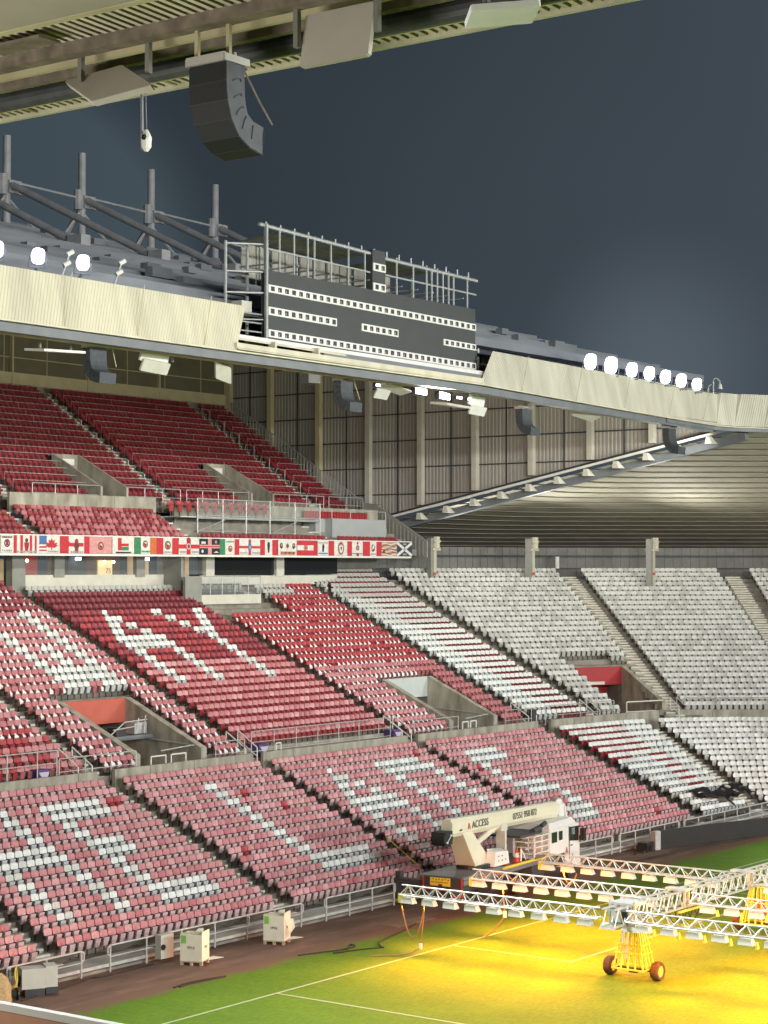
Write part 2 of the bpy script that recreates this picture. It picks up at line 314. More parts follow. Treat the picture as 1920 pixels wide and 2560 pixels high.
# ------------------------------------------------------------------ stepped terraces
def smooth_row(poly_f, poly_t, t): return [(lerp(a[0], b[0], t), lerp(a[1], b[1], t)) for a, b in zip(poly_f, poly_t)]
def terrace(tier, name, label, r0=0, i0=0, i1=None, front_z=None, parent=None, cut=()):
    F, T, n, z0, z1 = TIERS[tier]; i1 = len(F) if i1 is None else i1; F = F[i0:i1]; T = T[i0:i1]
    m = MB(); mn = MB()
    for r in range(r0, n):
        zf = lerp(z0, z1, r / (n - 1.0)) - .85; zp = zf - (z1 - z0) / (n - 1.0)
        if r == r0 and front_z is not None: zp = front_z
        A = smooth_row(F, T, (r - .52) / (n - 1.0)); B = smooth_row(F, T, (r + .48) / (n - 1.0))
        for k in range(len(A) - 1):
            a0, a1, b0, b1 = A[k], A[k + 1], B[k], B[k + 1]
            segs = [(0, 1)]
            if k == 0 and cut:      # notches for stairwells on the straight part
                Xs = (a0[0], a1[0]); segs = []; cur = 0.0
                for (c0, c1, ya, yb) in sorted(cut):
                    if a0[1] < yb and b0[1] > ya:
                        f0 = (c0 - Xs[0]) / (Xs[1] - Xs[0]); f1 = (c1 - Xs[0]) / (Xs[1] - Xs[0]); segs.append((cur, f0)); cur = f1
                segs.append((cur, 1))
            if k in CORNER_CUT.get(tier, {}) :
                for (c0, c1, ra, rb) in CORNER_CUT[tier][k]:
                    if ra <= r <= rb: segs = [(0, c0), (c1, 1)]
            for s0, s1 in segs:
                p = [(lerp(a0[0], a1[0], s), lerp(a0[1], a1[1], s)) for s in (s0, s1)]; q = [(lerp(b0[0], b1[0], s), lerp(b0[1], b1[1], s)) for s in (s0, s1)]
                m.q([(*p[0], zf), (*p[1], zf), (*q[1], zf), (*q[0], zf)], 0); m.q([(*p[0], zp), (*p[1], zp), (*p[1], zf), (*p[0], zf)], 1)
    return tag(m.build(name, [concrete_dark, concrete_dark], fix=False), label, 'terrace')
CORNER_CUT = {'up': {4: [(.35, .92, -2, 6)]}}
V1 = (14.9, 19.6, 20.0, 26.3); V2 = (41.5, 46.1, 20.0, 26.0)
terrace('low', 'front_terrace', 'lower concrete terrace carrying the pink and white letter seats')
terrace('up', 'rear_terrace', 'upper half of the lower concrete bowl behind the gangway', r0=-2, front_z=4.6, cut=(V1, V2))
TV = ((33.3, 35.4, 41.0, 46.3), (47.6, 49.7, 41.0, 46.3))
terrace('top', 'upper_tier_terrace', 'steep concrete terrace of the upper tier', front_z=18.3, cut=TV)
terrace('bal', 'balcony_terrace', 'short concrete terrace behind the flag balcony', front_z=15.9)
# riser below the straight block
tag(MB().box(22.95, 35.95, 21.1, 21.3, 4.88, 5.78).build('concrete_wall', concrete), 'concrete riser wall under the letters AY block', 'wall')
# gangway floor between the two halves of the bowl
WALL = [(-24, 19.98), (36.2, 19.95), (48.9, 19.6), (50.2, 19.5), (57.0, 18.75), (61.3, 17.9), (62.7, 17.35), (65.3, 14.25), (66.8, 11), (68, 6)]
UPX = [(-24, 22), (36.2, 22), (49.2, 22), (50.2, 22), (58, 21), (62.6, 19), (63.4, 18.4), (66, 15), (68, 12), (69, 7)]
m = MB()
for a, b, c, d in zip(WALL, WALL[1:], UPX[1:], UPX): m.q([(*a, 4.88), (*b, 4.88), (*c, 4.88), (*d, 4.88)])
tag(m.build('gangway', concrete, fix=False), 'concrete cross gangway halfway up the bowl', 'path', kind='structure')
def seg_wall(pts, z0, z1, th, name, label, m_=None, cap=True, group=None):
    m = MB()
    for a, b in zip(pts, pts[1:]):
        d = Vector((b[0] - a[0], b[1] - a[1])); n = Vector((-d.y, d.x)).normalized() * th
        m.hexa([(a[0], a[1], z0), (b[0], b[1], z0), (b[0] + n.x, b[1] + n.y, z0), (a[0] + n.x, a[1] + n.y, z0), (a[0], a[1], z1), (b[0], b[1], z1), (b[0] + n.x, b[1] + n.y, z1), (a[0] + n.x, a[1] + n.y, z1)])
        if cap:   # joint lines between precast units
            L = d.length; u = d.normalized(); k = 2.4
            while k < L - 1: m.box(a[0] + u.x * k - .012, a[0] + u.x * k + .012, a[1] + u.y * k - .012, a[1] + u.y * k + .01, z0, z1 + .004, 1); k += 3.1
    return tag(m.build(name, [m_ or concrete, concrete_dark]), label, 'wall', group)
G = 'low concrete walls along the cross gangway'
for (pts, lab) in [([(-24, 19.98), (-3, 19.98)], 'low concrete wall outside the picture edge, above the leftmost lower block'),
                   ([(-1.6, 19.97), (11.3, 19.97)], 'low concrete wall above the lower block with the white letter E'),
                   ([(12.45, 19.96), (22.4, 19.96)], 'low concrete wall above the lower block with the white letter L'),
                   ([(23.2, 19.96), (35.8, 19.95)], 'low concrete wall above the lower block with white letters AD'),
                   ([(36.75, 19.95), (49.0, 19.6)], 'low concrete wall above the lower block with the white letter S'),
                   ([(50.3, 19.5), (57.0, 18.75), (61.3, 17.9)], 'low concrete wall above the white and red corner block'),
                   ([(62.7, 17.35), (65.3, 14.25), (66.8, 11), (68, 6)], 'low curved concrete wall under the all white corner seats')]:
    seg_wall(pts, 4.3, 5.66, .18, 'concrete_wall', lab, group=G)
seg_wall([(24.4, 40.0), (36.7, 40.0)], 18.2, 19.42, .2, 'concrete_wall', 'pale concrete wall above the pink balcony seats')
seg_wall([(-12, 40.0), (22.9, 40.0)], 18.2, 19.42, .2, 'concrete_wall', 'pale concrete wall at the left edge of the upper tier')
seg_wall([(38.4, 40.0), (60, 40.0)], 17.0, 19.2, .2, 'concrete_wall', 'concrete wall behind the scaffold platform')
m = MB().q([(-12, 40.1, 18.5), (60, 40.1, 18.5), (60, 41.95, 18.5), (-12, 41.95, 18.5)])
m.q([(-12, 36.02, 15.92), (60, 36.02, 15.92), (60, 40.1, 15.92), (-12, 40.1, 15.92)])
tag(m.build('upper_gangway', concrete, fix=False), 'narrow concrete gangway of the upper tier', 'path', kind='structure')

# stairways: pale nosed half steps in every aisle
def stairs(tier, pf, pt_, w, r0, r1, label, zoff=0.0, half=2):
    F, T, n, z0, z1 = TIERS[tier]; m = MB(); d = Vector((pt_[0] - pf[0], pt_[1] - pf[1])) / (n - 1.0); s = Vector((d.y, -d.x)).normalized() * w / 2
    for r in range(r0, r1):
        for h in range(half):
            t = r + h / half; c = Vector(pf) + d * (t - .5); e = c + d / half
            zf = lerp(z0, z1, r / (n - 1.0)) - .85 + (z1 - z0) / (n - 1.0) * (h / half) + .006 - (z1 - z0) / (n - 1.0) / 2 * 0
            lo = zf - .22
            p = [c - s, c + s, e + s, e - s]
            m.hexa([(a.x, a.y, lo) for a in p] + [(a.x, a.y, zf) for a in p], 0)
            g = c + (e - c) * .6; p = [c - s * .98, c + s * .98, g + s * .98, g - s * .98]
            p = [a - d.normalized() * .03 for a in p]; m.hexa([(a.x, a.y, zf - .075) for a in p] + [(a.x, a.y, zf + .012) for a in p], 1)
    return tag(m.build('stairway', [concrete, nosing]), label, 'stairway', 'stairways between the seat blocks')
for x, l in [(-2.1, 'lower stairway at the left edge, left of the block with letter E'), (11.75, 'lower stairway between the letter E block and the letter L block'), (22.65, 'lower stairway between the letter L block and the letters AD block'),
             (36.2, 'lower stairway between the letters AD block and the letter S block')]:
    stairs('low', (x, 9.3), (x, 19.25), .95, 0, 15, l)
stairs('low', (49.3, 9.1), (49.1, 18.7), .95, 0, 15, 'lower stairway between the letter S block and the red striped corner block')
stairs('low', (55.9, 8.45), (58.45, 16.8), 1.15, 0, 15, 'lower stairway between the striped corner block and the white block')
for x, l in [(11.8, 'upper bowl stairway at the left edge beside the white covered seats'), (22.65, 'upper bowl stairway left of the block with letters AY'), (36.2, 'upper bowl stairway right of the block with letters AY'),
             (49.45, 'upper bowl stairway left of the white and red striped block')]:
    stairs('up', (x, 22.25), (x, 39.4), .95, -2, 24 if x > 40 else 22, l)
stairs('up', (56.05, 21.2), (58.95, 39.1), 1.0, -2, 25, 'upper bowl stairway right of the white and red striped block')
stairs('up', (63.5, 18.65), (73.75, 32.25), 1.2, -2, 25, 'wide stairway right of the red stairwell opening')
stairs('up', (70.5, 11.4), (82.9, 23.25), 1.2, -2, 25, 'rightmost wide stairway in the white corner seats')
for x, l in [(26.45, 'upper tier stairway at the left edge'), (40.4, 'upper tier stairway between the two widest seat blocks'), (55.55, 'upper tier stairway beside the rightmost narrow seat block')]:
    stairs('top', (x, 42.3), (x, 53.8), .95, 0, 17, l)
for x, l in [(23.75, 'short balcony stairway at the left edge'), (36.75, 'short balcony stairway left of the scaffold platform'), (50.75, 'short balcony stairway right of the scaffold platform')]:
    stairs('bal', (x, 36.9), (x, 39.5), 1.15, 0, 6, l, half=1)

# ------------------------------------------------------------------ stairwell openings (vomitories)
def vomitory(name, lab, fl, fr, bl, br, zf, zb, z0, back_m, sign=False, th=.28, wallm=None, door=True):
    wm = wallm or concrete; r = root(name, ((fl[0] + fr[0]) / 2, (fl[1] + fr[1]) / 2, z0), lab, 'stairwell', 'stairwell openings in the seating')
    for a, b, sd in ((fl, bl, -1), (fr, br, 1)):
        d = Vector((b[0] - a[0], b[1] - a[1])); n = Vector((d.y, -d.x)).normalized() * th * sd
        m = MB(); A = (a[0] + n.x, a[1] + n.y); B = (b[0] + n.x, b[1] + n.y)
        m.hexa([(*a, z0 - .02), (*A, z0 - .02), (*B, z0 - .02), (*b, z0 - .02), (*a, zf), (*A, zf), (*B, zb), (*b, zb)]); m.build('side_wall', wm, r)
    u = Vector((br[0] - bl[0], br[1] - bl[1])); n = Vector((-u.y, u.x)).normalized() * .2
    m = MB(); zm = zb - 1.25
    m.hexa([(*bl, zm), (*br, zm), (br[0] + n.x, br[1] + n.y, zm), (bl[0] + n.x, bl[1] + n.y, zm), (*bl, zb - .02), (*br, zb - .02), (br[0] + n.x, br[1] + n.y, zb - .02), (bl[0] + n.x, bl[1] + n.y, zb - .02)])
    m.build('back_panel', back_m, r)
    # dark passage below the panel, with its far red door
    m = MB(); q = [(bl[0] + n.x * 9, bl[1] + n.y * 9), (br[0] + n.x * 9, br[1] + n.y * 9)]
    m.q([(*q[0], z0), (*q[1], z0), (*q[1], zm), (*q[0], zm)], 0); m.q([(*bl, z0), (*q[0], z0), (*q[0], zm), (*bl, zm)], 1); m.q([(*br, z0), (*q[1], z0), (*q[1], zm), (*br, zm)], 1)
    m.q([(*bl, zm + .01), (*br, zm + .01), (*q[1], zm + .01), (*q[0], zm + .01)], 1); m.build('passage', [red_p, concrete_dark], r, fix=False)
    m = MB().q([(*fl, z0 + .01), (*fr, z0 + .01), (*q[1], z0 + .01), (*q[0], z0 + .01)]); m.build('passage_floor', concrete_dark, r, fix=False)
    if sign:
        c = ((bl[0] + br[0]) / 2 - n.x * .15, (bl[1] + br[1]) / 2 - n.y * .15); v = u.normalized()
        MB().beam((c[0] - v.x * .7, c[1] - v.y * .7, zm + .14), (c[0] + v.x * .7, c[1] + v.y * .7, zm + .14), .04, .2).build('sign', offwhite, r)
    return r
salmon = mat('salmon_panel', (.52, .12, .085), .7, vary=.08); deepred = mat('deep_red_panel', (.36, .03, .035), .6, vary=.06); paleblue = mat('pale_blue_panel', (.52, .58, .58), .7, vary=.05)
v1 = vomitory('stairwell', 'concrete stairwell opening with a salmon back panel and parked trolleys', (15.15, 20.9), (19.5, 20.9), (15.15, 26.1), (19.5, 26.1), 6.1, 8.4, 4.89, salmon, th=.42)
vomitory('stairwell', 'concrete stairwell opening with a pale blue back panel', (41.7, 20.9), (46.0, 20.9), (41.7, 25.8), (46.0, 25.8), 6.1, 8.35, 4.89, paleblue, th=.42)
vomitory('stairwell', 'stairwell opening with a deep red back panel in the white corner', (58.6, 20.0), (62.25, 18.2), (60.9, 24.55), (64.8, 22.7), 6.15, 8.3, 4.89, deepred, sign=True, th=.35)
small_white = mat('white_notice', (.72, .72, .70), .6, vary=0)
for (x0, x1, l) in [(33.3, 35.4, 'narrow concrete stairwell in the upper tier, nearer the left edge'), (47.6, 49.7, 'narrow concrete stairwell in the upper tier, above the scaffold platform')]:
    r = vomitory('stairwell', l, (x0, 41.3), (x1, 41.3), (x0, 45.6), (x1, 45.6), 20.05, 22.25, 18.5, concrete, th=.18)
    MB().box(x0 + .75, x1 - .35, 45.54, 45.58, 21.55, 21.95).build('notice', small_white, r)
# trolley / folded scaffold tower standing in the salmon stairwell
r = root('equipment_trolley', (17.6, 24.6, 6.6), 'grey trolley with folded ladders under the salmon panel', 'trolley')
m = MB().box(16.2, 19.3, 24.0, 25.2, 6.55, 6.66); m.build('deck', steel_grey, r)
m = MB()
for a, b in [((16.3, 24.1, 6.7), (17.4, 24.1, 7.35)), ((17.4, 24.1, 7.35), (19.0, 24.1, 7.4)), ((18.2, 24.1, 6.7), (18.4, 24.1, 7.5)), ((18.9, 24.2, 6.7), (19.0, 24.2, 7.6)), ((16.6, 24.1, 7.0), (18.2, 24.1, 7.1))]: m.bar(a, b, .035, 0, 5)
m.box(18.3, 19.2, 24.3, 24.9, 6.7, 7.25); m.box(16.9, 17.5, 24.2, 24.8, 6.7, 7.1, 1); m.build('load', [galv, steel_dark], r)
MB().bar((15.3, 24.05, 6.5), (19.4, 24.05, 6.5), .05, 0).build('support_beam', steel_grey, r)

# ------------------------------------------------------------------ seats
def seat_parts(back, pan):
    """one tip-up seat, origin on the step, facing -y, top of the backrest at z .85"""
    out = []
    m = MB()
    prof = [(-.19, .60), (-.205, .64), (-.205, .78), (-.185, .83), (-.13, .855), (.13, .855), (.185, .83), (.205, .78), (.205, .64), (.19, .60)]
    def P(x, z, o): return (x, .035 + (z - .60) * .22 + (.045 - .9 * x * x) * 1.0 * .6 - o + (abs(x) > .18) * -.01, z)
    n = len(prof); i = len(m.v); m.v += [P(x, z, .0) for x, z in prof] + [P(x, z, -.035) for x, z in prof] + [(0, P(0, .70, 0)[1] + .012, .70), (0, P(0, .70, -.035)[1], .70)]
    for k in range(n):
        k2 = (k + 1) % n; m.f += [(k, k2, 2 * n), (n + k2, n + k, 2 * n + 1), (k2, k, n + k, n + k2)]; m.m += [0, 0, 0]
    out.append(('backrest', m, back))
    m = MB(); yb = -.02
    m.hexa([(-.115, yb - .03, .28), (.115, yb - .03, .28), (.115, yb + .02, .26), (-.115, yb + .02, .26), (-.145, yb - .10, .59), (.145, yb - .10, .59), (.145, yb - .03, .60), (-.145, yb - .03, .60)])
    out.append(('seat_pan', m, pan))
    m = MB().box(-.23, .23, .04, .075, .56, .605).box(-.235, -.205, -.10, .05, .50, .62).box(.205, .235, -.10, .05, .50, .62).box(-.03, .03, .02, .06, .0, .56)
    out.append(('bracket', m, 'bracket'))
    return out
WHITE = {
'L1': '2:3-4,10-11,16-23 3:3-4,10-11,16-23 4:3-4,10-11,16-17 5:3-4,10-11,16-17 6:3-4,10-11,16-17 7:3-11,16-20 8:3-11,16-20 9:3-4,10-11,16-17 10:3-4,10-11,16-17 11:3-4,10-11,16-23 12:3-4,11-11,16-23',
'L2': '2:9-18 3:9-18 4:9-10 5:9-10 6:9-10 7:9-10 8:9-10 9:9-10 10:9-10 11:9-10 12:9-10',
'L3': '2:2-3,9-10,15-22 3:2-3,9-10,15-23 4:2-3,9-10,15-16,23-24 5:2-3,9-10,15-16,23-24 6:2-3,9-10,15-16,23-24 7:2-10,15-16,23-24 8:2-10,15-16,23-24 9:3-4,8-9,15-16,23-24 10:4-5,7-8,15-16,23-24 11:5-7,15-24 12:6-6,15-23',
'L4': '2:4-9 3:5-10 4:8-10 5:9-10 6:4-10 7:3-9 8:3-4 9:3-4 10:3-4 11:3-10 12:4-10',
'U1': '7:9-12,15-18 8:9-18 9:9-18 10:9-10,13-14,17-18 11:9-10,13-14,17-18 12:9-10,13-14,17-18 13:9-10,17-18 14:9-10,17-18 15:9-10,17-18 16:9-10,17-18 17:9-10,17-18',
'U2': '7:3-4,10-11,20-21 8:3-4,10-11,20-21 9:3-4,10-11,20-21 10:3-4,10-11,20-21 11:3-4,10-11,20-21 12:3-11,20-21 13:3-11,20-21 14:4-5,9-10,19-22 15:5-6,8-9,18-19,22-23 16:6-8,17-18,23-24 17:7-7,16-17,24-25'}
WS = {}
for b, s in WHITE.items():
    for part in s.split():
        r, runs = part.split(':')
        for q in runs.split(','):
            a, e = map(int, q.split('-'))
            for k in range(a, e + 1): WS[(b, int(r), k)] = 1
RS = {('L1', 12, 25), ('L1', 12, 26), ('L2', 9, 16), ('L2', 5, 2), ('L4', 1, 21), ('L4', 10, 2), ('L3', 13, 25), ('L2', 11, 13)}
def seat_colour(b, r, s, cnt, x, y):
    """(backrest, pan, cloth?, word)"""
    R = random.random(); w = (random.choice(('whiteA', 'whiteA', 'whiteB')), 'panW')
    if (b, r, s) in RS: return 'redB', 'redB', 0, 'bright red'
    if (b, r, s) in WS: return w[0], w[1], 0, 'white'
    if b[0] == 'L' and b in ('L0', 'L1', 'L2', 'L3', 'L4'):
        return ('pinkA' if R < .55 else 'pinkB' if R < .8 else 'pinkC'), 'panP', 0, 'faded pink'
    if b == 'L5':
        redp = (r >= 10 and s < cnt - 5) or (r == 9 and (s < 5 or s > cnt - 8) and s < cnt - 3) or (r < 9 and r > 3 and cnt - 7 + 0 <= s < cnt - 3)
        return w[0], 'red' if redp else 'panW', 0, 'white'
    if b in ('L6',): return w[0], 'whiteB', 0, 'white'
    if b == 'U0': return ('redB' if r < 3 and R < .6 else 'pinkC' if R < .6 else 'pinkA'), ('redB' if r < 3 and R < .6 else 'panR'), int(r >= 2), 'faded red'
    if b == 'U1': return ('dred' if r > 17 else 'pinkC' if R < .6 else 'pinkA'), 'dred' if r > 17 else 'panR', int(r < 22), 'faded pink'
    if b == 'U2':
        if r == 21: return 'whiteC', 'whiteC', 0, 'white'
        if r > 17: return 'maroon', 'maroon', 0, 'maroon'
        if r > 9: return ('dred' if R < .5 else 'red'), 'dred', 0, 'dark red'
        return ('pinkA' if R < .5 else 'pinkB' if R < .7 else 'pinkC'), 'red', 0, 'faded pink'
    if b == 'U3':
        if r >= 20 and s < cnt * .75: return 'whiteC', 'whiteC', 0, 'white'
        if x > 45.8 and r < 8: return 'pinkC', 'panR', 0, 'faded pink'
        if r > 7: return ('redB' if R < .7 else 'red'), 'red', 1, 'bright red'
        return ('pinkA' if R < .6 else 'pinkC'), 'panR', 1, 'faded pink'
    if b == 'U4':
        k = r / 24.; lim = lerp(.42, .34, k) if r < 17 else lerp(.34, .05, (r - 17) / 7.)
        return ('whiteA' if r < 14 else 'whiteB' if r < 19 else 'whiteC'), ('dred' if s > cnt * lim else 'panW'), 0, 'white'  # whites step darker up the rows: light falloff put into the seat colour
    if b in ('U5', 'U6', 'U7'): return ('whiteB' if R < .7 else 'whiteC'), 'whiteC', 0, 'white'
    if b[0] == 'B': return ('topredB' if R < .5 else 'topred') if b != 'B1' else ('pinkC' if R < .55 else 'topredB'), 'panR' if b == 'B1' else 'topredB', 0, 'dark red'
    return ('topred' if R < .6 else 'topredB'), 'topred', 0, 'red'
def inside(poly, x, y):
    c = False; j = len(poly) - 1
    for i in range(len(poly)):
        if (poly[i][1] > y) != (poly[j][1] > y) and x < (poly[j][0] - poly[i][0]) * (y - poly[i][1]) / (poly[j][1] - poly[i][1]) + poly[i][0]: c = not c
        j = i
    return c
VX = [[(14.4, 19), (20.2, 19), (20.2, 26.6), (14.4, 26.6)], [(41.0, 19), (46.7, 19), (46.7, 26.2), (41.0, 26.2)], [(57.6, 18), (62.6, 16), (65.6, 23.0), (60.6, 25.2)],
      [(33.0, 41), (35.75, 41), (35.75, 46.0), (33.0, 46.0)], [(47.3, 41), (50.05, 41), (50.05, 46.0), (47.3, 46.0)]]
ALL = []
for b in BL:
    for (r, s, x, y, zt, dx, dy, cnt) in seats(b):
        if b[0] != 'L' and any(inside(v, x, y) for v in VX): continue
        px, py, D = project(x, y, zt - .3)
        if px < -420 or px > 2340 or py > 2900: continue
        if b == 'U3' and r > 16 and x < 43: continue      # glazed box stands here
        if b == 'L5' and ((r == 2 and s > 6) or (r == 1 and 4 < s < cnt) and r == 1 and s > 6): continue    # removed seats under the black sheet
        if (b, r, s) == ('U4', 21, 1): continue
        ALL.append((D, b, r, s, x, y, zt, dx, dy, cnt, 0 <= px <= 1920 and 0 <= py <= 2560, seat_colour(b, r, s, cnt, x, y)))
ALL.sort(key=lambda a: a[0])
ORD = 'first second third fourth fifth sixth seventh eighth ninth tenth eleventh twelfth thirteenth fourteenth fifteenth sixteenth seventeenth eighteenth nineteenth twentieth'.split()
ORD += ['twenty-' + w_ for w_ in ORD[:9]] + ['thirtieth'] + ['thirty-' + w_ for w_ in ORD[:9]]
BLN = {'L0': 'block at the left edge', 'L1': 'block with white letter E', 'L2': 'block with white letter L', 'L3': 'block with white letters AD'}
protos = {}; nind = 0; stuff = MB(); pal = list(PAL); pidx = {k: i for i, k in enumerate(pal)}
templ = {}
def jit(): return random.uniform(-.004, .004)
for (D, b, r, s, x, y, zt, dx, dy, cnt, vis, (bk, pn, cl, word)) in ALL:
    if vis and nind < 300 and b in BLN:
        k = (bk, pn)
        if k not in protos:
            t = root('stadium_seat', (x, y, zt - .85), '', 'seat', 'folding seats of the lower blocks')
            for nm, mb, c in seat_parts(bk, pn):
                o = mb.build(nm, PAL[c], None, smooth=False); o.parent = t
            protos[k] = t; o = t
        else:
            o = clone(protos[k])
        o.location = (x, y, zt - .85); o.rotation_euler = (0, 0, math.atan2(dy, dx) + jit())
        o['label'] = '%s seat, %s row up, %s place from left, %s' % (word, ORD[r], ORD[s], BLN[b])
        nind += 1; continue
    k = (bk, pn)
    if k not in templ:
        V = []; Fc = []; M = []
        for nm, mb, c in seat_parts(bk, pn):
            i = len(V); V += mb.v; Fc += [tuple(i + a for a in f) for f in mb.f]; M += [pidx[c]] * len(mb.f)
        templ[k] = (V, Fc, M)
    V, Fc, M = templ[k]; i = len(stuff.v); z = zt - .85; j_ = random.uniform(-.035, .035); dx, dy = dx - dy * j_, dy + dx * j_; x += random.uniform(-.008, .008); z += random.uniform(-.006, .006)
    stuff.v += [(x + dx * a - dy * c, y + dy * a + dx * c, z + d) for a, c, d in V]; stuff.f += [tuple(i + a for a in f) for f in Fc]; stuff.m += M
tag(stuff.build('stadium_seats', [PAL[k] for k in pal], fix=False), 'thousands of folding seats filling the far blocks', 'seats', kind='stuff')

# crumpled white flags laid on the seats of three blocks
def cloth(seed, v=None):
    rr = random.Random(seed); m = v or MB(); w = rr.uniform(.07, .13); h = rr.uniform(.10, .20)
    pts = [(-w, -.16, .52), (w, -.17, .52), (w * .7, -.05, .55), (-w * .7, -.05, .55)]; top = (rr.uniform(-.06, .06), -.06, .50 + h)
    lo = [(-w * 1.1, -.19, .36), (w * rr.uniform(.6, 1.2), -.2, .32 + rr.uniform(0, .1))]
    i = len(m.v); m.v += pts + [top] + lo
    m.f += [(i, i + 1, i + 4), (i + 1, i + 2, i + 4), (i + 2, i + 3, i + 4), (i + 3, i, i + 4), (i + 5, i + 6, i + 1, i)]; m.m += [0] * 5; return m
linen = mat('white_cloth', (.80, .79, .82), .9, vary=.08, scale=6)
protoc = [cloth(i) for i in range(6)]; meshes = []
ncl = 0; rest = MB()
BLC = {'U0': 'left edge block', 'U1': 'block with the salmon stairwell', 'U3': 'block with the pale blue stairwell', 'U2': 'letters AY block'}
for (D, b, r, s, x, y, zt, dx, dy, cnt, vis, (bk, pn, cl, word)) in ALL:
    if not cl or random.random() < .07: continue
    if vis and ncl < 300:
        if len(meshes) < 6:
            o = protoc[len(meshes)].build('white_cloth', linen, fix=False); meshes.append(o)
        else:
            o = meshes[ncl % 6].copy(); C.objects.link(o)
        o.location = (x, y, zt - .85); o.rotation_euler = (0, 0, math.atan2(dy, dx) + random.uniform(-.15, .15))
        tag(o, 'crumpled white cloth, %s seat from left, %s row up, %s' % (ORD[s], ORD[r], BLC[b]), 'cloth', 'white cloths left on the seats'); ncl += 1; continue
    mb = protoc[(r * 7 + s * 3) % 6]; i = len(rest.v); z = zt - .85
    rest.v += [(x + dx * a - dy * c, y + dy * a + dx * c, z + d) for a, c, d in mb.v]; rest.f += [tuple(i + a for a in f) for f in mb.f]; rest.m += mb.m
tag(rest.build('white_cloths', linen, fix=False), 'crumpled white cloths on the more distant seats', 'cloths', kind='stuff')
# ------------------------------------------------------------------ rails
def rail(pts, h, label, group='steel handrails', mid=(.5,), step=1.8, r=.03, m_=None, name='handrail', posts=True):
    m = MB()
    for a, b in zip(pts, pts[1:]):
        A = Vector(a); B = Vector(b); up = Vector((0, 0, h)); m.bar(A + up, B + up, r, 0, 6)
        for f in mid: m.bar(A + up * f, B + up * f, r * .8, 0, 5)
        n = max(1, int(round((B - A).length / step)))
        if posts:
            for k in range(n + (1 if b == pts[-1] else 0)):
                p = A.lerp(B, k / n); m.bar(p, p + up, r, 0, 6)
    return tag(m.build(name, m_ or galv), label, 'handrail', group)
GZ = 4.88
rail([(-3, 20.35, GZ + .75), (7.9, 20.35, GZ + .75), (9.1, 20.35, GZ + .75)], 1.15, 'gangway railing left of the purple bin at the left edge')
rail([(9.2, 20.3, GZ + .3), (14.2, 20.3, GZ + .3)], 1.2, 'gangway railing below the seats left of the salmon stairwell')
rail([(19.9, 20.3, GZ + .3), (22.1, 20.3, GZ + .3)], 1.2, 'short gangway railing right of the salmon stairwell')
rail([(23.0, 20.6, GZ + .35), (33.9, 20.6, GZ + .35), (35.0, 20.6, GZ + .35)], 1.45, 'long gangway railing in front of the letters AY block', mid=(.62, .3))
rail([(36.9, 20.3, GZ + .3), (41.3, 20.3, GZ + .3)], 1.2, 'gangway railing left of the pale blue stairwell')
rail([(46.4, 20.3, GZ + .3), (49.0, 20.1, GZ + .3)], 1.25, 'gangway railing right of the pale blue stairwell')
rail([(50.3, 19.9, GZ + .4), (57.4, 19.1, GZ + .4)], 1.2, 'gangway railing below the white and red striped seats')
rail([(63.4, 17.1, GZ + .55), (66.2, 13.9, GZ + .55), (67.9, 10.8, GZ + .55), (69.5, 6.2, GZ + .55)], 1.0, 'railing in front of the all white corner seats', mid=())
# stair rails running down to the gangway
def srail(x, y, z, dx, dy, dz, label, two=True):
    r = root('stair_handrail', (x, y, z), label, 'handrail', 'white stair handrails at the gangway')
    for o in (0, .9):
        p = [(x + o, y, z + .1), (x + o, y, z + 1.0), (x + o - dx, y - dy, z + 1.0 - dz), (x + o - dx, y - dy, z - dz + .1)]
        MB().path(p, .035).bar((x + o, y, z + .55), (x + o - dx, y - dy, z + .55 - dz), .028).build('rail_tube', white_p, r)
for x, l in [(10.4, 'white stair handrails beside the leftmost purple bin'), (22.2, 'white stair handrails left of the long gangway railing'), (35.7, 'white stair handrails left of the pale blue stairwell'), (49.0, 'white stair handrails between pink and striped blocks')]:
    srail(x, 21.6, 5.7, 0, 1.3, .8, l)
srail(55.6, 20.6, 5.6, .2, 1.1, .7, 'white stair handrails left of the red stairwell opening')
srail(63.0, 18.0, 5.4, .5, .9, .5, 'white stair handrails right of the red stairwell opening')
for x0, x1, y, l in [(15.4, 18.0, 20.45, 'white barrier hoops in front of the salmon stairwell'), (41.9, 43.4, 20.4, 'white barrier hoops in front of the pale blue stairwell'), (24.6, 25.6, 20.3, 'small white barrier hoop behind the letters AD block')]:
    m = MB()
    for k in range(2 if x1 - x0 > 1.2 else 1):
        a = x0 + k * (x1 - x0) * .55; b = a + (x1 - x0) * .4; m.path([(a, y, 4.9), (a, y, 6.0), (b, y, 6.0), (b, y, 4.9)], .04)
    tag(m.build('barrier', white_p), l, 'barrier', 'white barrier hoops on the gangway')
m = MB().path([(59.6, 19.4, 4.9), (59.6, 19.4, 6.25), (62.6, 18.3, 6.25), (62.6, 18.3, 4.9)], .04).bar((59.6, 19.4, 5.6), (62.6, 18.3, 5.6), .03)
tag(m.build('barrier', white_p), 'white barrier across the red stairwell opening', 'barrier', 'white barrier hoops on the gangway')
for x0, x1, y, z, l in [(16.9, 19.3, 21.5, 6.25, 'grey wall handrail inside the salmon stairwell'), (43.4, 45.8, 21.5, 6.2, 'grey wall handrail inside the pale blue stairwell')]:
    tag(MB().bar((x1, 21.45, z), (x1, 25.5, z + .25), .03).bar((x0, 21.2, z - .12), (x1, 21.2, z), .035).build('handrail', galv), l, 'handrail', 'steel handrails')
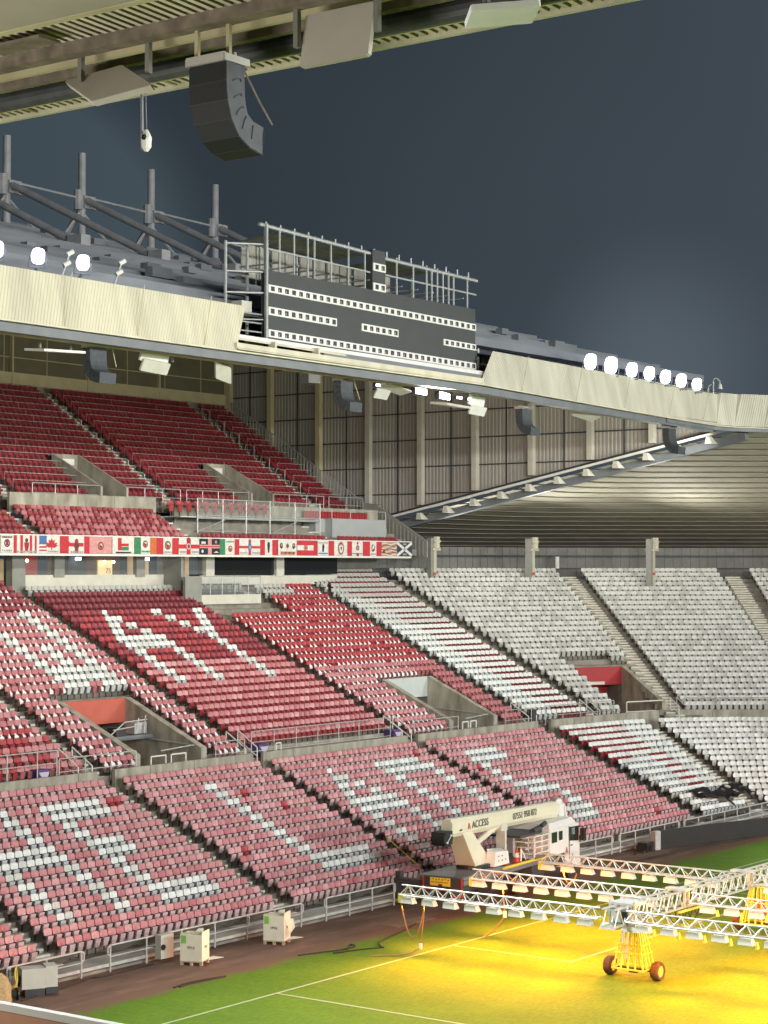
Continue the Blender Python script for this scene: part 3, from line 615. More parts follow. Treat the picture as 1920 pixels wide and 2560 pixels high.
def bin_(x, y, l):
    r = root('wheelie_bin', (x, y, GZ), l, 'bin', 'purple bins on the gangway')
    m = MB().hexa([(x - .28, y - .3, GZ + .08), (x + .28, y - .3, GZ + .08), (x + .28, y + .3, GZ + .08), (x - .28, y + .3, GZ + .08), (x - .36, y - .38, GZ + 1.0), (x + .36, y - .38, GZ + 1.0), (x + .36, y + .38, GZ + 1.0), (x - .36, y + .38, GZ + 1.0)])
    m.build('bin_body', purple, r)
    m = MB().hexa([(x - .39, y - .41, GZ + 1.0), (x + .39, y - .41, GZ + 1.0), (x + .39, y + .41, GZ + 1.0), (x - .39, y + .41, GZ + 1.0), (x - .33, y - .33, GZ + 1.1), (x + .33, y - .33, GZ + 1.1), (x + .33, y + .33, GZ + 1.1), (x - .33, y + .33, GZ + 1.1)]); m.build('bin_lid', purple, r)
    for s in (-1, 1): MB().bar((x + s * .26, y + .3, GZ + .1), (x + s * .34, y + .3, GZ + .1), .1, 0, 10).build('wheel', rubber, r)
    m = MB().q([(x - .3, y - .40, GZ + .98), (x + .34, y - .41, GZ + .98), (x + .1, y - .42, GZ + .45)]); m.build('bin_liner', mat('pale_liner', (.5, .47, .6), .6, vary=0), r, fix=False)
bin_(8.3, 20.75, 'purple bin by the railing at the left edge'); bin_(24.0, 21.0, 'purple bin at the end of the long gangway railing'); bin_(35.4, 20.75, 'purple bin left of the pale blue stairwell')
# dark post left on the gangway by the striped block
tag(MB().box(49.5, 49.9, 20.3, 20.6, GZ, GZ + 1.35).box(49.45, 49.95, 20.25, 20.65, GZ + 1.35, GZ + 1.42).build('cabinet', steel_dark), 'slim dark cabinet on the gangway beside the striped block', 'cabinet')
# upper tier rails
for x0, x1, l in [(27.6, 33.2, 'upper tier railing left of the narrow stairwell near the left edge'), (35.6, 40.6, 'upper tier railing right of the narrow stairwell near the left edge'),
                  (41.2, 47.4, 'upper tier railing left of the stairwell above the scaffold platform'), (49.8, 55.6, 'upper tier railing right of the stairwell above the scaffold platform'), (56.2, 60.2, 'upper tier railing at the grey gable end')]:
    rail([(x0, 41.5, 18.6), (x1, 41.5, 18.6)], 1.5, l, mid=(.62,), step=1.7)
m = MB()
F, T, n, z0, z1 = TIERS['top']
row_rails = MB()
for r in range(1, 17):
    t = r / 16.0; y = lerp(42.3, 53.8, t) - .40; z = lerp(z0, z1, t) - .85
    for (a, b) in ((12, 25.8), (27.1, 39.8), (41.1, 54.9), (56.2, 59.2)):
        for (c, d) in ([(a, b)] if not (r < 6 and a in (27.1, 41.1)) else ([(27.1, 33.1), (35.7, 39.8)] if a == 27.1 else [(41.1, 47.4), (50.0, 54.9)])):
            row_rails.bar((c, y, z + .80), (d, y, z + .80), .018, 0, 4)
            k = c
            while k <= d: row_rails.bar((k, y, z - .3), (k, y, z + .80), .010, 0, 4); k += (d - c) / max(1, round((d - c) / 4.5))
    # rail of every row belongs to the tier
tag(row_rails.build('row_rail', mat('rail_pale', (.42, .39, .33), .5, vary=.1), fix=False), 'thin steel rails in front of every row of the upper tier', 'row rails', 'steel handrails')
for x, l in [(39.95, 'hooped aisle rails on the stairway between the widest upper blocks'), (56.15, 'hooped aisle rails beside the rightmost narrow upper block')]:
    m = MB()
    for k in range(8):
        y = 42.6 + k * 1.45; z = 18.95 + (y - 42.2) * .648
        m.path([(x, y, z), (x, y, z + 1.0), (x, y + .75, z + 1.15), (x, y + .95, z + .5)], .028)
    tag(m.build('aisle_rail', galv), l, 'handrail', 'steel handrails')

# ------------------------------------------------------------------ flag balcony
bal = root('balcony', (20, 36, 15.8), 'long white edged balcony front of the upper tier', 'balcony')
MB().box(-14, 58.55, 35.98, 36.2, 15.72, 15.84).build('lower_edge', white_p, bal)
MB().box(-14, 58.55, 35.97, 36.16, 16.84, 16.90).build('upper_edge', white_p, bal)
MB().box(-14, 58.5, 36.04, 36.18, 15.84, 16.84).build('parapet', concrete, bal)
m = MB(); m.q([(-14, 36.2, 15.74), (59, 36.2, 15.74), (59, 44, 15.9), (-14, 44, 15.9)]); m.build('underside', concrete_dark, bal, fix=False)
FC = {'r': (.50, .035, .05), 'w': (.66, .66, .63), 'p': (.60, .30, .30), 'g': (.04, .22, .10), 'o': (.55, .15, .05), 'k': (.02, .022, .035), 'b': (.07, .15, .36), 'n': (.035, .045, .085), 'd': (.12, .05, .045), 's': (.50, .28, .20), 'm': (.30, .03, .05), 'l': (.3, .33, .32)}
FM = {k: mat('flag_' + k, c, .85, vary=.14, scale=5) for k, c in FC.items()}; fk = list(FM)
def flag(x0, x1, base, items, label):
    """items in flag units 0..1 (u, v): ('b',u0,u1,v0,v1,col) bars, ('c',u,v,r,col) discs (r in metres), ('x',width,col) saltire, ('q',pts,col)"""
    m = MB(); z0, z1 = 15.86, 16.83; sx = x1 - x0; sz = z1 - z0; y = 35.955; g = .012
    m.box(x0 + g, x1 - g, y, y + .015, z0, z1, fk.index(base)); lay = 0
    for it in items:
        lay += 1; yy = y - .0025 * lay
        if it[0] == 'b': m.box(x0 + g + it[1] * (sx - 2 * g), x0 + g + it[2] * (sx - 2 * g), yy, yy + .002, z0 + it[3] * sz, z0 + it[4] * sz, fk.index(it[5]))
        elif it[0] == 'c':
            pts = [(x0 + it[1] * sx + it[3] * math.cos(a * math.pi / 8) * (it[5] if len(it) > 5 else 1), z0 + it[2] * sz + it[3] * math.sin(a * math.pi / 8)) for a in range(16)]; m.prism(pts, 'y', yy, yy + .002, fk.index(it[4]))
        elif it[0] == 'x':
            for s in (0, 1):
                a = (x0 + g, z0 if s else z1); b = (x1 - g, z1 if s else z0); h = it[1]
                m.prism([(a[0], a[1] + (h if s else -h)), (a[0], a[1]), (a[0] + h, a[1]), (b[0], b[1] + (-h if s else h)), (b[0], b[1]), (b[0] - h, b[1])][::1], 'y', yy, yy + .002, fk.index(it[2]))
        elif it[0] == 'q': m.prism([(x0 + u * sx, z0 + v * sz) for u, v in it[1]], 'y', yy, yy + .002, fk.index(it[2]))
    return tag(m.build('flag', [FM[k] for k in fk]), label, 'flag', 'flags hung along the balcony')
crest = lambda u, v, r: [('c', u, v, r, 'd'), ('c', u, v, r * .72, 's'), ('c', u, v - .05, r * .45, 'm'), ('c', u + .02, v + .08, r * .25, 'w'), ('c', u - .04, v + .02, r * .2, 'k')]
txt = lambda u0, u1, v, c='l': [('b', u0 + (u1 - u0) * k / 6., u0 + (u1 - u0) * (k + .7) / 6., v, v + .1, c) for k in range(6)]
maple = [(.5, .95), (.42, .78), (.3, .85), (.33, .6), (.12, .66), (.2, .5), (.1, .42), (.34, .25), (.46, .3), (.46, .12), (.54, .12), (.54, .3), (.66, .25), (.9, .42), (.8, .5), (.88, .66), (.67, .6), (.7, .85), (.58, .78)]
flag(17.6, 19.95, 'r', [('b', .3, .6, 0, 1, 'w')], 'red and white flag at the far left edge of the balcony')
flag(20.0, 20.97, 'w', [('c', .5, .55, .22, 'k'), ('c', .5, .55, .15, 'w'), ('b', .38, .62, .42, .7, 'm')] + txt(.1, .9, .08) + txt(.1, .9, .84, 'd'), 'white flag with a small shield, leftmost whole flag on the balcony')
flag(20.97, 22.88, 'r', [('b', .12, .25, 0, 1, 'w'), ('b', .36, .62, 0, 1, 'w'), ('b', .72, .82, 0, 1, 'w'), ('b', .9, 1, 0, 1, 'w'), ('c', .5, .72, .12, 'd'), ('q', [(.44, .1), (.4, .6), (.6, .6), (.58, .3), (.54, .1)], 'm')] + txt(.1, .9, .03), 'red and white striped flag with a figure')
flag(22.88, 24.46, 'w', [('b', 0, .36, .5, 1, 'b'), ('b', 0, .36, .3, .4, 'r'), ('b', 0, .36, .12, .2, 'r'), ('q', [(.22 + u * .76, .1 + v * .8) for u, v in maple], 'r')] + txt(.4, .95, .05), 'white flag with a red maple leaf and blue corner')
flag(24.46, 26.8, 'w', [('b', 0, .30, 0, 1, 'r'), ('b', .82, 1, 0, 1, 'r'), ('q', [(.26, .4), (.26, .75), (.36, .6)], 'r'), ('b', .26, .8, .40, .62, 'r'), ('c', .56, .7, .15, 'm'), ('c', .56, .45, .2, 'd'), ('b', .5, .62, .02, .3, 'm')] + txt(.36, .8, .03), 'red and white flag with a dark figure on a cross')
flag(26.8, 28.63, 'p', crest(.5, .45, .24), 'plain pink flag with one dark badge')
flag(28.66, 30.5, 'w', [('b', .25, .42, .2, .95, 'r'), ('b', .42, .75, .45, .62, 'r'), ('b', .42, .75, .2, .42, 'g'), ('b', .15, .85, .03, .12, 'k')], 'white flag with a small red and green flag in the middle')
flag(30.53, 32.42, 'w', [('b', 0, .28, 0, 1, 'g'), ('b', .70, 1, 0, 1, 'o')] + crest(.48, .6, .22) + txt(.3, .68, .1, 'g'), 'green white and orange flag with a round badge')
flag(32.42, 34.36, 'r', [('b', .30, .70, 0, 1, 'w')] + crest(.5, .55, .27) + txt(.32, .68, .07), 'red flag with white middle and round badge, beside the orange one')
flag(34.36, 36.22, 'w', [('b', .38, .58, 0, 1, 'r'), ('b', 0, 1, .36, .62, 'r'), ('c', .48, .85, .2, 'm'), ('c', .48, .5, .18, 'w'), ('c', .48, .5, .13, 'd')] + txt(.04, .36, .1) + txt(.62, .98, .1), 'white flag with a broad red cross, left of the black one')
flag(36.22, 38.13, 'k', [('b', .42, .60, 0, 1, 'p'), ('b', 0, 1, .40, .62, 'p'), ('b', 0, 1, .47, .54, 'r'), ('q', [(.1, .68), (.3, .68), (.3, .82), (.1, .82)], 'w'), ('c', .15, .2, .1, 'w'), ('c', .8, .8, .1, 's'), ('q', [(.68, .12), (.95, .12), (.82, .22)], 'w')], 'black flag with a pink cross')
flag(38.13, 39.52, 'w', [('b', 0, .36, 0, 1, 'g')] + crest(.7, .38, .2) + txt(.42, .95, .78, 'g'), 'narrow green and white flag with a badge')
flag(39.52, 42.0, 'w', [('b', 0, .18, 0, 1, 'r'), ('b', .54, .64, 0, 1, 'r'), ('b', .18, 1, .42, .58, 'r'), ('c', .59, .5, .24, 'b', .8), ('q', [(.56, .85), (.62, .85), (.6, 1.0), (.58, 1.0)], 'b'), ('c', .59, .5, .12, 'l')] + txt(.2, .5, .08) + txt(.68, .98, .08), 'white flag with a thin red cross and blue emblem')
flag(42.0, 43.75, 'w', [('b', 0, .27, 0, 1, 'r'), ('b', .69, 1, 0, 1, 'r'), ('q', [(.44, .15), (.40, .6), (.42, .85), (.54, .85), (.55, .6), (.51, .15)], 'k')], 'red white and red flag with one standing black figure')
flag(43.8, 45.7, 'w', [('c', .17, .62, .19, 'k', .8), ('c', .5, .62, .17, 's'), ('c', .5, .62, .12, 'd'), ('c', .83, .62, .19, 'k', .8), ('c', .17, .66, .08, 's'), ('c', .83, .66, .08, 's')] + [('b', .12 + k * .072, .12 + k * .072 + .055, .04, .24, 'o' if k % 3 else 'd') for k in range(11)], 'white flag with three oval portraits above a row of letters')
flag(45.73, 47.88, 'r', [('b', .0, .80, .34, .68, 'w')] + [('c', .42, .5, .22, 'r'), ('c', .42, .5, .17, 's'), ('c', .42, .5, .09, 'r')], 'red flag with a white band and red round badge')
flag(47.9, 49.05, 'w', [('b', .05, .95, .82, .9, 'l'), ('b', .05, .95, .1, .18, 'b'), ('q', [(.42, .25), (.40, .6), (.45, .78), (.58, .78), (.62, .6), (.56, .25)], 'k')], 'white flag with a small black figure and green lettering')
flag(49.05, 51.1, 'w', [('b', 0, .3, 0, 1, 'r'), ('b', .3, .34, 0, 1, 'w'), ('c', .66, .5, .46, 'p', .78), ('c', .66, .5, .40, 'd', .78), ('c', .66, .5, .32, 's', .78), ('c', .66, .5, .24, 'd', .78), ('q', [(.56, .7), (.6, .3), (.66, .15), (.74, .3), (.77, .7)], 'w'), ('q', [(.62, .6), (.66, .3), (.72, .6)], 'k')], 'flag with large ornate oval shield in brown rings')
flag(51.1, 52.85, 'w', [('b', 0, .3, 0, 1, 'r'), ('c', .66, .88, .1, 'm'), ('c', .66, .55, .18, 'd'), ('c', .66, .55, .11, 's'), ('b', .3, 1, .12, .18, 'b'), ('b', .58, .74, 0, .2, 'm')], 'white flag with a badge and cross, red at its left side')
flag(52.85, 54.98, 'r', [('b', .38, .72, 0, 1, 'w'), ('c', .54, .55, .25, 'd', .9), ('c', .5, .55, .15, 's'), ('q', [(.53, .5), (.6, .5), (.6, .75), (.53, .75)], 'w'), ('b', .4, .7, .1, .16, 'b')], 'red flag with a narrow white middle, left of the swirled flag')
sw = []
for k in range(7):
    v = .08 + k * .13; pts = [(u / 8., v + .06 * math.sin(u * 1.1 + k)) for u in range(9)]; sw.append(('q', [(max(0, min(1, u)), min(.98, w_ + .035)) for u, w_ in pts] + [(u, w_ - .02) for u, w_ in pts[::-1]], 'd' if k % 2 else 'w'))
flag(54.98, 56.78, 's', sw + [('c', .15, .3, .13, 'd'), ('c', .55, .62, .16, 'l')], 'brown and pink swirled flag beside the navy saltire')
flag(56.78, 58.6, 'n', [('x', .15, 'w'), ('c', .5, .5, .13, 'l'), ('c', .5, .5, .08, 's'), ('b', .38, .62, .80, .92, 'l'), ('b', .38, .62, .08, .2, 'l')], 'navy flag with a white saltire, rightmost on the balcony')
# glass rail above the far part of the balcony
# seats rail/scaffold platform
plat = root('scaffold_platform', (44.6, 38.2, 17.4), 'scaffold platform with glass rail carrying twelve red seats', 'platform')
MB().box(37.0, 50.9, 38.2, 39.9, 18.2, 18.28).build('deck', galv, plat)
m = MB()
for x in (38.5, 40.9, 43.2, 45.6, 48.2, 50.9): m.bar((x, 38.15, 17.25), (x, 38.15, 19.42), .05, 0, 6)
m.bar((38.5, 38.15, 19.4), (50.9, 38.15, 19.35), .04).bar((38.5, 38.15, 18.35), (50.9, 38.15, 18.35), .045).bar((38.5, 38.15, 18.18), (50.9, 38.15, 18.18), .06).bar((38.5, 38.15, 17.35), (50.2, 38.15, 17.3), .03)
for x0, x1 in ((38.6, 41.1), (45.9, 48.4)): m.bar((x0, 38.15, 17.35), (x1, 38.15, 18.1), .035)
m.bar((38.5, 39.8, 17.5), (50.9, 39.8, 17.9), .05); m.build('tube_frame', galv, plat)
for x0, x1 in ((38.55, 40.85), (40.95, 43.15), (43.25, 45.55), (45.65, 48.15), (48.25, 50.85)): MB().q([(x0, 38.14, 18.4), (x1, 38.14, 18.4), (x1, 38.14, 19.32), (x0, 38.14, 19.32)]).build('glass_panel', glass, plat, fix=False)
for k in range(12):
    if k == 0:
        ps = root('stadium_seat', (0, 0, 0), '', 'seat', 'red seats on the scaffold platform')
        for nm, mb, c in seat_parts('redB', 'red'):
            o = mb.build(nm, PAL[c], None); o.parent = ps
        o = ps
    else: o = clone(ps)
    o.location = (37.35 + .83 * k, 39.35, 18.28); o.scale = (1.15,) * 3; o.rotation_euler = (0, 0, -.35)
    o['label'] = 'bright red seat on the scaffold platform, %s from its left end' % ORD[k]
tag(MB().box(52.1, 58.3, 38.0, 39.7, 16.0, 18.42).box(51.0, 52.1, 38.6, 39.7, 16.0, 18.4).build('enclosure', greybox), 'blue grey boxed enclosure behind the right end of the flags', 'enclosure')
m = MB()
for x in (52.1, 54.2, 56.4, 58.3): m.bar((x, 38.05, 18.4), (x, 38.05, 18.98), .03)
m.bar((52.1, 38.05, 18.98), (58.3, 38.05, 18.98), .03)
tag(m.build('glass_rail', galv), 'low steel rail on top of the blue grey enclosure', 'handrail', 'steel handrails')
m = MB()
for k in range(22):
    x = 51.2 + k * .33; m.box(x, x + .28, 39.75, 39.82, 18.5, 18.95)
tag(m.build('seat_backs', PAL['redB']), 'strip of red seat backs above the blue grey enclosure', 'seats', kind='stuff')

# ------------------------------------------------------------------ hospitality boxes under the balcony
box = root('hospitality_boxes', (38, 38.3, 14), 'glazed hospitality boxes under the flag balcony', 'boxes')
MB().box(23.6, 35.25, 38.0, 38.12, 13.9, 14.63).build('white_band', offwhite, box)
MB().box(38.6, 52.6, 38.0, 38.12, 13.95, 14.55).build('white_band', offwhite, box)
lit_warm = mat('lit_wall_warm', (.52, .40, .24), .8, vary=.15, emit=(1, .62, .3, .32)); lit_red = mat('lit_wall_red', (.30, .03, .03), .7, vary=.2, emit=(.6, .03, .02, .22)); brown_in = mat('brown_interior', (.07, .04, .035), .7, vary=.4, emit=(.30, .13, .09, .16))  # room light put into the walls themselves as emission
cream_in = mat('cream_door', (.50, .40, .22), .7, vary=.1); grey_wall = mat('grey_pier', (.26, .27, .25), .8, vary=.1)
def win(x0, x1, back, m_=None):
    w_ = MB().box(x0, x1, 39.3, 39.4, 14.5, 15.9).build('room_wall', back, box)
    MB().q([(x0, 38.12, 14.63), (x1, 38.12, 14.63), (x1, 38.12, 15.74), (x0, 38.12, 15.74)]).build('window_pane', m_ or glass, box, fix=False)
win(23.9, 25.95, lit_red); win(26.75, 32.75, brown_in); win(33.5, 35.3, lit_warm); win(37.4, 39.0, lit_warm); win(39.85, 46.0, concrete_dark, darkglass); win(46.8, 52.8, concrete_dark, darkglass)
MB().box(30.8, 32.0, 39.2, 39.29, 14.55, 15.5).build('lit_doorway', mat('bright_doorway', (.7, .6, .35), .7, vary=.2, emit=(1, .8, .4, .5)), box)  # doorway panel glows by itself in place of a lit room
MB().box(28.3, 28.45, 39.1, 39.29, 14.55, 15.5).box(28.75, 28.9, 39.1, 39.29, 14.55, 15.5).box(34.0, 34.15, 39.1, 39.29, 14.55, 15.5).build('door_frame', cream_in, box)
MB().box(28.1, 29.6, 39.0, 39.1, 14.55, 15.8).build('dark_door', steel_dark, box)
for x0, x1, mm in [(25.95, 26.75, grey_wall), (32.75, 33.5, grey_wall), (39.05, 39.85, offwhite), (46.0, 46.8, offwhite)]: MB().box(x0, x1, 37.9, 38.2, 14.5, 15.78).build('pier', mm, box)
MB().box(35.3, 35.5, 36.6, 38.6, 13.4, 15.8).box(36.3, 37.4, 38.2, 38.3, 12.8, 15.8).build('pier', grey_wall, box)
MB().box(35.5, 36.3, 38.5, 38.6, 13.0, 15.5).build('door', cream_in, box)
MB().box(22.6, 23.6, 37.8, 38.3, 12.6, 15.8).build('pier', grey_wall, box); MB().box(21.2, 22.6, 38.5, 38.6, 12.8, 15.55).build('door', cream_in, box)
MB().box(18, 21.2, 38.2, 38.3, 12.5, 15.8).build('pier', grey_wall, box)
lampglow = mat('room_lamp', (1, 1, 1), .5, vary=0, emit=(1, .8, .5, 14)); coolglow = mat('strip_lamp', (1, 1, 1), .5, vary=0, emit=(.8, .9, 1, 9))
def ball(x, y, z, r_, mm, nm='lamp'):
    m = MB()
    for i in range(6):
        for j in range(10):
            def p(a, b): return (x + r_ * math.sin(a * math.pi / 6) * math.cos(b * math.pi / 5), y + r_ * math.sin(a * math.pi / 6) * math.sin(b * math.pi / 5), z + r_ * math.cos(a * math.pi / 6))
            m.q([p(i, j), p(i + 1, j), p(i + 1, j + 1), p(i, j + 1)])
    return m.build(nm, mm, box, fix=False)
for x, z in ((24.0, 15.45), (24.75, 15.45), (31.05, 15.4), (31.8, 15.4)): ball(x, 38.9, z, .09, lampglow)
for x in (28.5, 34.35): MB().box(x, x + .38, 38.7, 38.8, 15.5, 15.66).build('strip_lamp', coolglow, box)
text('75', .5, mat('red_sign', (.6, .25, .2), .6, vary=0, emit=(1, .3, .2, .25)), (24.75, 39.28, 14.95), (1, 0, 0), (0, 0, 1), box)
text('75', .45, mat('red_sign_b', (.55, .2, .12), .6, vary=0), (31.65, 39.18, 14.85), (1, 0, 0), (0, 0, 1), box)
enc = root('glazed_seat_enclosure', (39.4, 36, 13), 'glass fronted enclosure with dark seat frames below the boxes', 'enclosure')
MB().box(36.4, 42.1, 35.95, 36.1, 12.8, 13.38).build('ledge', offwhite, enc); MB().box(34.9, 36.4, 35.9, 36.1, 12.6, 14.5).build('side_wall', grey_wall, enc)
m = MB()
for x in (36.4, 37.3, 38.4, 39.6, 40.9, 42.1): m.bar((x, 36.0, 13.38), (x, 36.0, 14.5), .03)
m.bar((34.9, 36, 14.5), (42.1, 36, 14.5), .03); m.build('rail_frame', galv, enc)
MB().q([(36.4, 36.02, 13.4), (42.1, 36.02, 13.4), (42.1, 36.02, 14.48), (36.4, 36.02, 14.48)]).build('glass_front', glass, enc, fix=False)
m = MB()
for k in range(9): m.path([(35.6 + k * .66, 37.2, 13.4), (35.6 + k * .66, 37.2, 14.0), (36.1 + k * .66, 37.2, 14.0), (36.1 + k * .66, 37.2, 13.4)], .035)
m.box(35.4, 42.0, 37.3, 37.9, 12.9, 13.5); m.build('seat_frame', steel_dark, enc)
MB().box(35.4, 42.0, 37.5, 37.6, 13.7, 14.1).build('seat_pad', greybox, enc)

# ------------------------------------------------------------------ rear wall and gable wall of the north stand
rw = root('rear_wall', (30, 55.2, 27), 'olive boarded rear wall of the upper tier', 'wall')
MB().box(-14, 60.9, 55.3, 55.5, 26.3, 38).build('boards', board_olive, rw)
MB().box(-14, 60.9, 55.05, 55.25, 27.55, 28.35).build('cream_band', cream_beam, rw)
MB().box(-14, 60.9, 54.9, 55.25, 26.3, 27.5).build('plinth', concrete, rw)
m = MB()
for x in (24, 31.2, 38.6, 45.8, 53.2): m.box(x - .07, x + .07, 55.0, 55.28, 26.9, 36.5)
m.build('wall_post', cream_beam, rw)
m = MB()
for z in (29.4, 31.2, 33.0): m.box(-14, 60.9, 55.22, 55.3, z - .03, z + .03)
for x in range(-10, 61, 4): m.box(x - .03, x + .03, 55.24, 55.3, 28.35, 36)
m.build('board_joint', cream_beam, rw)
MB().box(60.6, 61.0, 54.6, 55.2, 26.9, 36).build('corner_post', cream_beam, rw)
gw = root('gable_wall', (62, 35, 20), 'tall corrugated gable wall closing the end of the high stand', 'wall')
def gz(y): return 24.05 - (y - 12.6) * .1985           # lower edge of the gable along the low roof
m = MB(); y = 12.4; k = 0
while y < 58.6:
    for (dy, dx) in ((.12, 0), (.03, -.035), (.12, 0), (.03, .035)):
        xa = 62.15 + (0 if k % 4 in (0, 1) else -.035); kk = k % 4
        x0 = 62.15 if kk in (0, 1) else 62.115
        if kk == 0: m.q([(62.15, y, gz(y) + .2), (62.15, y + .12, gz(y + .12) + .2), (62.15, y + .12, 25 + .25 * (y - 11) + .12), (62.15, y, 25 + .25 * (y - 11))]); y += .12
        elif kk == 1: m.q([(62.15, y, gz(y) + .2), (62.115, y + .03, gz(y) + .2), (62.115, y + .03, 25 + .25 * (y - 11)), (62.15, y, 25 + .25 * (y - 11))]); y += .03
        elif kk == 2: m.q([(62.115, y, gz(y) + .2), (62.115, y + .12, gz(y + .12) + .2), (62.115, y + .12, 25 + .25 * (y - 11) + .12), (62.115, y, 25 + .25 * (y - 11))]); y += .12
        else: m.q([(62.115, y, gz(y) + .2), (62.15, y + .03, gz(y) + .2), (62.15, y + .03, 25 + .25 * (y - 11)), (62.115, y, 25 + .25 * (y - 11))]); y += .03
        k += 1
m.build('corrugated_sheet', cladding, gw, fix=False)
m = MB()
for z in (16.4, 18.4, 20.4, 22.35, 24.3, 26.25, 28.2, 30.1, 32.0):
    ylo = 12.8 + max(0, (24.0 - z)) / .1985 if z > 16.5 else 48; ylo = max(ylo, 11 + (z - 25) / .25 + .6); m.box(62.03, 62.1, ylo, 57.5, z - .045, z + .045)
for y in (53.8, 49.1, 44.4, 39.7, 35.0, 30.3, 25.6, 20.9): m.box(62.04, 62.1, y - .04, y + .04, gz(y) + .3, 25 + .25 * (y - 11))
m.build('sheeting_rail', steel_dark, gw)
for i, y in enumerate((51.45, 46.75, 42.1, 37.4, 32.7, 28.0, 23.3, 18.55)):
    zb = (24.3, 21.2, 18.9, gz(37.4) + .45, gz(32.7) + .45, gz(28) + .45, gz(23.3) + .45, gz(18.55) + .45)[i]; zt = 25 + .25 * (y - 11) - .2
    MB().box(61.55, 61.95, y - .17, y + .17, zb, zt).box(61.50, 61.55, y - .2, y + .2, zb, zt).build('column', cream_beam if i < 2 else mat('column_paint', (.50, .49, .43), .6, vary=.08), gw)
# stepped guard wall down the open end of the upper tier
m = MB(); pts = [(54.9, 27.95), (42.4, 20.2), (40.4, 18.95)]
for (a, za), (b, zb) in zip(pts, pts[1:]): m.bar((60.7, a, za), (60.7, b, zb), .04, 0, 6).bar((60.7, a, za - 1.05), (60.7, b, zb - 1.05), .04, 0, 6)
y = 54.8
while y > 40.5:
    z = 27.95 + (y - 54.9) * .62; m.box(60.66, 60.72, y - .05, y + .05, z - 1.15, z); y -= .31
tag(m.build('guard_fence', mat('guard_bars', (.34, .35, .34), .6, vary=.1)), 'sloping barred guard fence down the end of the upper tier', 'fence')
m = MB().hexa([(60.6, 40.4, 16.9), (61.0, 40.4, 16.9), (61.0, 41.8, 16.9), (60.6, 41.8, 16.9), (60.6, 40.4, 19.6), (61.0, 40.4, 19.6), (61.0, 41.8, 19.8), (60.6, 41.8, 19.8)])
m.hexa([(60.6, 36.1, 15.8), (60.75, 36.1, 15.8), (60.75, 40.4, 15.8), (60.6, 40.4, 15.8), (60.6, 36.1, 16.95), (60.75, 36.1, 16.95), (60.75, 40.4, 19.5), (60.6, 40.4, 19.5)])
for k in range(12): m.box(60.55, 60.6, 36.4 + k * .33, 36.48 + k * .33, 15.9, 16.95 + k * .19)
tag(m.build('end_wall', mat('end_wall_grey', (.27, .27, .25), .75, vary=.1)), 'grey ribbed end wall sloping down beside the navy saltire flag', 'wall')
# ------------------------------------------------------------------ north roof: fascia, lip, sheet
LIP = [(-24, 11), (10.6, 11)], [(29.6, 11.0), (38, 11.35), (46, 11.8), (52, 12.1), (56, 12.25), (58.6, 12.25), (60.2, 11.8), (62, 10.6), (64, 8.4), (67, 4.4), (72, -3)]
roof = root('stand_roof', (20, 12, 24.4), 'high roof of the two tier stand with its ribbed cream fascia', 'roof')
def fascia(pts, zb, zt, name, m_, cut0=0.0, cut1=0.0, lean=.35):
    """ribbed sheet along a line; cut0 / cut1 lean the two ends"""
    m = MB(); P = []; tot = 0
    for a, b in zip(pts, pts[1:]):
        L = math.dist(a, b); n = max(1, int(L / .165)); d = ((b[0] - a[0]) / L, (b[1] - a[1]) / L)
        for k in range(n): P.append((a[0] + d[0] * L * k / n, a[1] + d[1] * L * k / n, d, tot + L * k / n))
        tot += L
    P.append((pts[-1][0], pts[-1][1], d, tot)); prev = None
    for i, (x, y, d, s) in enumerate(P):
        for sub in ((0, .0), (.055, .0), (.075, .024), (.14, .024)) if i < len(P) - 1 else ((0, 0),):
            o, dep = sub; nx, ny = d[1], -d[0]; t = s / tot; zb_ = lerp(zb[0], zb[1], t); zt_ = lerp(zt[0], zt[1], t)
            c = (x + d[0] * o - nx * dep, y + d[1] * o - ny * dep, zb_); u = (c[0] - nx * lean + d[0] * (cut0 * (1 - t) + cut1 * t), c[1] - ny * lean + d[1] * (cut0 * (1 - t) + cut1 * t), zt_)
            if prev: m.q([prev[0], c, u, prev[1]])
            prev = (c, u)
    return m.build(name, m_, roof, fix=False)
fascia(LIP[0], (24.45, 24.45), (26.6, 26.5), 'fascia', cream, 0, 1.0)
fascia(LIP[1], (24.38, 23.9), (26.3, 26.1), 'fascia', cream_r, 1.9, 0)
m = MB()
for k in range(6):
    x = -12 + k * 4.1; m.beam((x, 10.975, 24.5), (x + .02, 10.62, 26.55), .035, .02, up=(0, 1, 0))
for k, (x, y) in enumerate(((33.8, 11.14), (39.9, 11.44), (45.9, 11.78), (51.9, 12.07), (56.6, 12.2))): m.beam((x, y - .02, 24.3), (x + .1, y - .38, 26.2), .035, .02, up=(0, 1, 0))
m.build('sheet_joint', cream_beam, roof)
def along(pts, fn, name, m_):
    m = MB()
    for a, b in zip(pts, pts[1:]): fn(m, a, b)
    return m.build(name, m_, roof)
def lipz(x): return 24.42 if x < 30 else lerp(24.38, 23.9, min(1, (x - 30) / 42.))
full = [(-24, 11), (10.6, 11)] + LIP[1]
along(full, lambda m, a, b: m.beam((a[0], a[1] - .02, lipz(a[0]) - .02), (b[0], b[1] - .02, lipz(b[0]) - .02), .14, .07), 'lip_trim', cream)
along(full[:8], lambda m, a, b: m.beam((a[0], a[1] + .5, lipz(a[0]) - .22), (b[0], b[1] + .5, lipz(b[0]) - .22), .5, .38), 'gutter_beam', steel_grey)
along(full[:3] , lambda m, a, b: m.bar((a[0], a[1] + 1.3, lipz(a[0]) - .22), (b[0], b[1] + 1.3, lipz(b[0]) - .22), .17, 0, 8), 'pipe', cream_beam)
